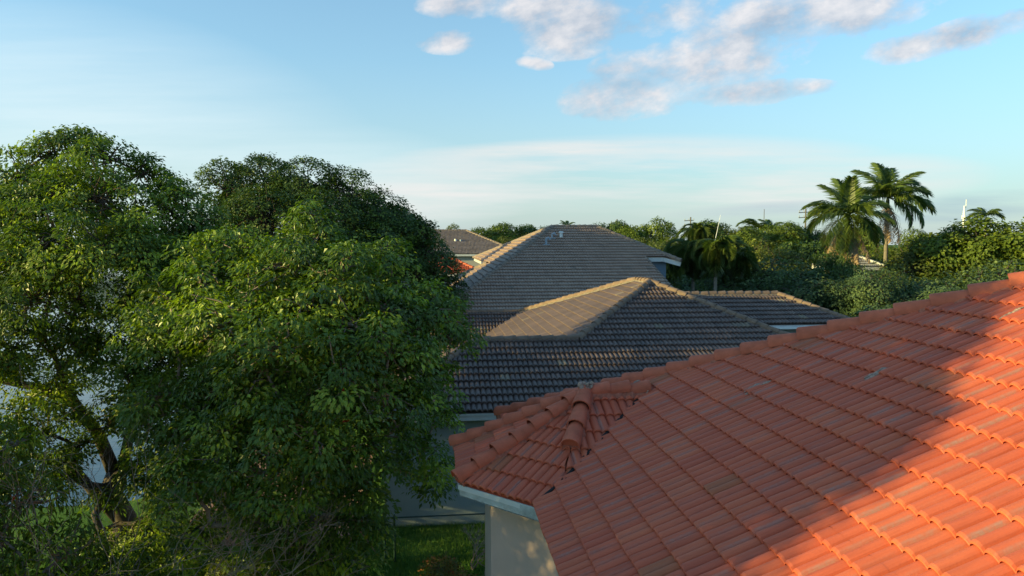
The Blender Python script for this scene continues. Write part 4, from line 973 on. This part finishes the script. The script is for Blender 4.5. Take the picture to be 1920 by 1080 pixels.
a = at(1039, 421, 43); mast('roof_antenna', [(a[0], 46, a[2] - 0.9), (a[0], 46, a[2] + 0.1)], 0.02, 'dark_pole', 'short thin aerial at the left end of the taupe ridge', 'aerial')
def tower():
    D = 130; a = at(1808, 394, D); t = empty('cell_tower', (a[0], D, 0)); tag(t, 'white mast with antenna panels rising above the right trees', 'mast')
    px = D / F; m_ = MB(); m_.tube([(a[0], D, 0), (a[0], D, a[2] + 0.8)], [0.30, 0.14], 10); m_.build('pole', M['white_metal'], t)
    for k, (dz, w) in enumerate(((-0.4, 0.22), (-1.3, 0.42), (-2.1, 0.24))):
        m_ = MB(); m_.tube([(a[0], D, a[2] + dz - 0.4), (a[0], D, a[2] + dz + 0.35)], [w, w * 0.85], 10); m_.build('antenna_panel', M['white_metal'], t)
    m_ = MB(); m_.box((a[0] - 0.2, D, a[2] - 2.2), (a[0] + 6.6, D, a[2] - 2.3), 0.08, 0.08); m_.build('crossarm', M['white_metal'], t)
    m_ = MB(); m_.tube([(a[0] + 0.3, D, a[2] + 0.4), (a[0] + 0.3, D, a[2] + 2.0)], 0.06, 6); m_.build('aerial', M['white_metal'], t)
tower()

# ------------------------------------------------------------------ chain link fence, grass, shrubs
def fence():
    vf = 18.15; hh = 1.22; uA = at(290, 993, 17.7) @ D2; uB = 1.4
    t = empty('chain_link_fence', L(uA, vf, 0)); tag(t, 'dark green chain link fence across the back garden in front of the grey wall', 'fence')
    m_ = MB(); m_.tube([L(uA, vf, hh), L(uB, vf, hh)], 0.022, 8); m_.build('top_rail', M['green_metal'], t)
    m_ = MB(); m_.tube([L(uA, vf, hh), L(uA, 22.6, hh)], 0.022, 8); m_.build('top_rail', M['green_metal'], t)
    ux = [uA, (at(722, 1000, 18.0) @ D2), (at(740, 1000, 18.0) @ D2), uA + 2.9, uB]
    for k, u in enumerate(ux):
        m_ = MB(); m_.tube([L(u, vf, -0.1), L(u, vf, hh + 0.05)], 0.04 if k == 0 else 0.03, 8)
        m_.tube([L(u, vf, hh + 0.05), L(u, vf, hh + 0.1)], [0.045, 0.01], 8); m_.build('post', M['green_metal'], t)
    m_ = MB(); p = 0.075; w = 0.0016
    def wires(A, B):
        d = B - A; Ln = np.linalg.norm(d); d /= Ln; n = int((Ln + hh) / p)
        for sg in (1, -1):
            for i in range(-1, n):
                s0 = i * p if sg == 1 else i * p; x0, z0, x1, z1 = s0, 0.03, s0 + sg * hh, hh
                if sg == 1: xa, xb = x0 - hh, x0
                else: xa, xb = x0, x0 - hh
                # clip to the panel
                za, zb = 0.03, hh
                if xb < xa: pass
                pts = []
                for (q0, q1, r0_, r1_) in ((xa, xb, za, zb),):
                    t0, t1 = 0.0, 1.0
                    for lim, s_ in ((0.0, 1), (Ln, -1)):
                        f0, f1 = s_ * (q0 - lim), s_ * (q1 - lim)
                        if f0 < 0 and f1 < 0: t0 = 2
                        elif f0 < 0: t0 = max(t0, f0 / (f0 - f1))
                        elif f1 < 0: t1 = min(t1, f0 / (f0 - f1))
                    if t0 < t1:
                        P = A + d * (q0 + (q1 - q0) * t0) + Z * (r0_ + (r1_ - r0_) * t0); Q = A + d * (q0 + (q1 - q0) * t1) + Z * (r0_ + (r1_ - r0_) * t1)
                        m_.tube([P, Q], w, 3, cap=False)
    wires(L(uA, vf, 0), L(uB, vf, 0)); wires(L(uA, vf, 0), L(uA, 22.6, 0))
    m_.build('wire_mesh', M['green_metal'], t)
fence()
def grass():
    rg = np.random.default_rng(5); n = 60000
    u = rg.uniform(-10.5, 2.2, n); v = rg.uniform(16.2, 20.4, n); keep = ~((u > -7.6) & (u < -2.6) & (v > 19.5)); u, v = u[keep], v[keep]; n = len(u)
    tone = 0.5 + 0.5 * np.sin(u * 1.3 + 2 * np.sin(v)) * 0.6
    b = u[:, None] * D2 + v[:, None] * D1; h = rg.uniform(0.05, 0.15, (n, 1)) * (0.7 + 0.6 * tone[:, None])
    a = rg.uniform(0, 6.28, n); s = np.stack([np.cos(a), np.sin(a), np.zeros(n)], 1) * 0.008
    tip = b + Z * h + rg.normal(0, 0.035, (n, 3)) * np.array([1, 1, 0.1])
    vv = np.stack([b - s, b + s, tip], 1).reshape(-1, 3); q = np.arange(n * 3).reshape(-1, 3)
    o = link('grass', fast_mesh('grass', vv, q, rg.uniform(0, 1, n)), M['grass_blade']); tag(o, 'short grass of the back garden in front of the grey wall', 'grass', None, 'stuff')
grass()
def shrub(px, py, D, r, mat, label, seed, dens=22, size=0.085, z=None):
    a = at(px, py, D); rg = np.random.default_rng(seed)
    lb = [(np.array([a[0] + rg.uniform(-r, r), D + rg.uniform(-r, r) * 0.6, rg.uniform(0.2, 0.5) * r * 1.6]), np.ones(3) * r * 0.5) for _ in range(7)]
    make_tree('shrub', label, (a[0], D, 0), lb, mat, bark='pale_bark', dens=dens, n_leaf=22, size=size, wid=0.22, spread=0.14, r0=0.02, seed=seed, cat='shrub', twig=0.5, twr=0.004, bright=0.3, droop=0.3, fork=(a[0], D, 0.12))
shrub(848, 1040, 16.7, 0.55, 'leaf_croton', 'yellow brown croton shrub on the grass left of the cream wall', 71)
shrub(900, 1060, 16.4, 0.30, 'leaf_croton', 'small reddish shrub tight against the foot of the cream wall', 73)
shrub(300, 1060, 16.6, 0.8, 'leaf_left', 'green shrub below the fence post under the tall left tree', 74, dens=14, size=0.12)
shrub(470, 1075, 16.3, 0.7, 'leaf_olive', 'low olive shrub at the foot of the drooping tree', 75, dens=14, size=0.1)
shrub(390, 1010, 19.2, 0.7, 'leaf_olive', 'shrub behind the chain link fence near its end post', 76, dens=14, size=0.1)
def bare(px, py, D, hgt, label, seed, lean=0.0):
    rg = np.random.default_rng(seed); a = at(px, py, D); mb = MB()
    def grow(p, d, r, ln, k):
        if k == 0 or r < 0.0015: return
        q1 = p + d * ln * 0.5 + rg.normal(0, ln * 0.05, 3); q2 = p + d * ln + rg.normal(0, ln * 0.07, 3)
        mb.tube([p, q1, q2], [r, r * 0.85, r * 0.7], 5, cap=False)
        for _ in range(2 if rg.uniform() < 0.65 else 3):
            nd = d + rg.normal(0, 0.42, 3); nd /= np.linalg.norm(nd); grow(q2, nd, r * 0.66, ln * rg.uniform(0.65, 0.9), k - 1)
    for _ in range(4):
        d = np.array([rg.uniform(-0.8, 0.8) + lean, rg.uniform(-0.4, 0.4), 1.0]); d /= np.linalg.norm(d); grow(np.array([a[0], D, 0.0]), d, 0.022, hgt * 0.36, 6)
    o = mb.build('bare_shrub', M['pale_bark']); tag(o, label, 'shrub')
bare(440, 1060, 13.3, 3.3, 'leafless grey twiggy shrub below the drooping tree', 81)
bare(30, 1060, 11.6, 4.2, 'leafless grey branches rising in the bottom left corner', 82)
bare(885, 1020, 17.4, 0.9, 'few dry upright twigs beside the cream wall', 84)

# ------------------------------------------------------------------ light and sky
EL, AZ = 9.5, -107.0                                   # azimuth from +Y, clockwise
sd = np.array([math.sin(R(AZ)) * math.cos(R(EL)), math.cos(R(AZ)) * math.cos(R(EL)), math.sin(R(EL))])
sl = bpy.data.lights.new('sun', 'SUN'); sl.energy = 3.6; sl.angle = R(0.6); sl.color = (1.0, 0.82, 0.28)
so = bpy.data.objects.new('sun', sl); C.objects.link(so); so.rotation_euler = Vector(sd).to_track_quat('Z', 'Y').to_euler()
w = bpy.data.worlds.new('World'); scene.world = w; w.use_nodes = True
nt = w.node_tree; nt.nodes.clear()
sky = N(nt, 'ShaderNodeTexSky'); sky.sky_type = 'NISHITA'; sky.sun_disc = False; sky.sun_elevation = R(EL); sky.sun_rotation = R(AZ)
sky.air_density = 1.0; sky.dust_density = 0.6; sky.ozone_density = 2.0; sky.altitude = 0
tc = N(nt, 'ShaderNodeTexCoord'); sp_ = N(nt, 'ShaderNodeSeparateXYZ'); nt.links.new(tc.outputs['Generated'], sp_.inputs[0])
x_, y_, z_ = sp_.outputs
ys = mth(nt, 'MAXIMUM', y_, 0.02)
hx = mth(nt, 'DIVIDE', x_, ys); hz = mth(nt, 'DIVIDE', z_, ys)
comb = N(nt, 'ShaderNodeCombineXYZ'); nt.links.new(hx, comb.inputs[0]); nt.links.new(hz, comb.inputs[1])
def sky_xy(px, py):
    a_ = at(px, py, 1.0); return a_[0], a_[2] - H
def blob(px, py, rx, ry, ang=0.0, soft=1.0):
    cx, cz = sky_xy(px, py); rx /= F; ry /= F; c, s = math.cos(R(ang)), math.sin(R(ang))
    dx = mth(nt, 'SUBTRACT', hx, cx); dz = mth(nt, 'SUBTRACT', hz, cz)
    a_ = mth(nt, 'ADD', mth(nt, 'MULTIPLY', dx, c / rx), mth(nt, 'MULTIPLY', dz, s / rx))
    b_ = mth(nt, 'ADD', mth(nt, 'MULTIPLY', dx, -s / ry), mth(nt, 'MULTIPLY', dz, c / ry))
    q = mth(nt, 'ADD', mth(nt, 'MULTIPLY', a_, a_), mth(nt, 'MULTIPLY', b_, b_))
    return mth(nt, 'SUBTRACT', 1.0, q, clamp=True)
def total(lst):
    t_ = None
    for b_ in lst: t_ = b_ if t_ is None else mth(nt, 'MAXIMUM', t_, b_)
    return t_
def vec_off(v, off, scl):
    m_ = N(nt, 'ShaderNodeMapping'); m_.inputs['Location'].default_value = off; m_.inputs['Scale'].default_value = scl; nt.links.new(v, m_.inputs[0]); return m_.outputs[0]
cum = total([blob(1270, 125, 190, 84, 14), blob(1380, 85, 240, 86, 18), blob(1540, 25, 260, 74, 14), blob(1190, 170, 150, 56, 10), blob(1080, 50, 150, 62, 8), blob(860, 5, 90, 36, 0), blob(1020, 15, 110, 50, 0),
             blob(1230, 35, 150, 48, 10), blob(840, 78, 70, 26, 0), blob(1000, 118, 40, 14, -8), blob(1700, 90, 90, 30, 10), blob(1830, 60, 150, 34, 14), blob(1390, 175, 200, 26, 4)])
rot = N(nt, 'ShaderNodeMapping'); rot.inputs['Rotation'].default_value = (0, 0, R(-14)); nt.links.new(comb.outputs[0], rot.inputs[0])
def fbm(off, sx=8.0, sy=13.0, det=10, rough=0.60):
    return noise(nt, 1.0, det, vec_off(rot.outputs[0], off, (sx, sy, 1)), rough).outputs[0]
f0 = fbm((0.3, 0.1, 0)); f1 = fbm((0.3 - 0.16, 0.1 + 0.34, 0))
dens = mth(nt, 'ADD', mth(nt, 'MULTIPLY', cum, 0.82), mth(nt, 'MULTIPLY', mth(nt, 'SUBTRACT', f0, 0.53), 3.2))
alpha = ramp(nt, [(0.04, (0, 0, 0)), (0.30, (0.38,) * 3), (0.75, (0.88,) * 3)], dens).outputs[0]
alpha = mth(nt, 'MULTIPLY', alpha, ramp(nt, [(0.0, (0, 0, 0)), (0.12, (1, 1, 1))], cum).outputs[0])
lit = mth(nt, 'ADD', 0.5, mth(nt, 'MULTIPLY', mth(nt, 'SUBTRACT', f0, f1), 3.0), clamp=True)
# cirrus
cir = total([blob(1150, 325, 560, 74, 2), blob(1500, 350, 380, 60, 4), blob(820, 370, 300, 50, 3), blob(1050, 285, 330, 26, 2)])
fc = noise(nt, 1.0, 6, vec_off(comb.outputs[0], (2, 1, 0), (2.2, 26, 1)), 0.6).outputs[0]
ca = mth(nt, 'MULTIPLY', mth(nt, 'MULTIPLY', cir, ramp(nt, [(0.33, (0, 0, 0)), (0.60, (1, 1, 1))], fc).outputs[0]), 0.95)
# low grey bands near the horizon
lowb = total([blob(1850, 385, 190, 30, 3), blob(1440, 392, 200, 16, 3), blob(1720, 410, 160, 12, 0)])
lb_ = mth(nt, 'MULTIPLY', mth(nt, 'MULTIPLY', lowb, ramp(nt, [(0.35, (0, 0, 0)), (0.6, (1, 1, 1))], fc).outputs[0]), 0.6)
# thin veil at the left
veil = mth(nt, 'MULTIPLY', total([blob(120, 260, 620, 260, -8), blob(500, 330, 500, 120, -4)]), 0.55)
veil = mth(nt, 'MULTIPLY', veil, ramp(nt, [(0.3, (0.5,) * 3), (0.65, (1, 1, 1))], fc).outputs[0])
SK = dict(gain=(0.58, 0.89, 0.95), lit=(2.45, 2.35, 2.35), shd=(1.05, 1.28, 1.6), cir=(2.35, 2.35, 2.3), low=(1.0, 1.35, 1.65), veil=(2.35, 2.7, 2.8), hor=(1.45, 1.68, 1.75))
skyc = mixc(nt, 0.12, mixc(nt, 1.0, sky.outputs[0], SK['gain'], 'MULTIPLY'), (1.3, 1.5, 1.6))
hf = ramp(nt, [(0.0, (0.9,) * 3), (0.10, (0.62,) * 3), (0.25, (0.25,) * 3), (0.5, (0, 0, 0))], z_).outputs[0]
c = mixc(nt, hf, skyc, SK['hor']); c = mixc(nt, veil, c, SK['veil']); c = mixc(nt, ca, c, SK['cir']); c = mixc(nt, lb_, c, SK['low'])
cloudc = mixc(nt, lit, SK['shd'], SK['lit'])
c = mixc(nt, alpha, c, cloudc)
bgn = N(nt, 'ShaderNodeBackground'); nt.links.new(c, bgn.inputs[0]); bgn.inputs[1].default_value = 0.15
wo = N(nt, 'ShaderNodeOutputWorld'); nt.links.new(bgn.outputs[0], wo.inputs[0])

scene.view_settings.view_transform = 'Standard'; scene.view_settings.look = 'None'; scene.view_settings.gamma = 1
scene.view_settings.exposure = 1.3
scene.render.engine = 'CYCLES'
cy = scene.cycles; cy.max_bounces = 7; cy.diffuse_bounces = 4; cy.glossy_bounces = 2; cy.transmission_bounces = 4; cy.transparent_max_bounces = 4
cy.caustics_reflective = False; cy.caustics_refractive = False
cy.use_denoising = True
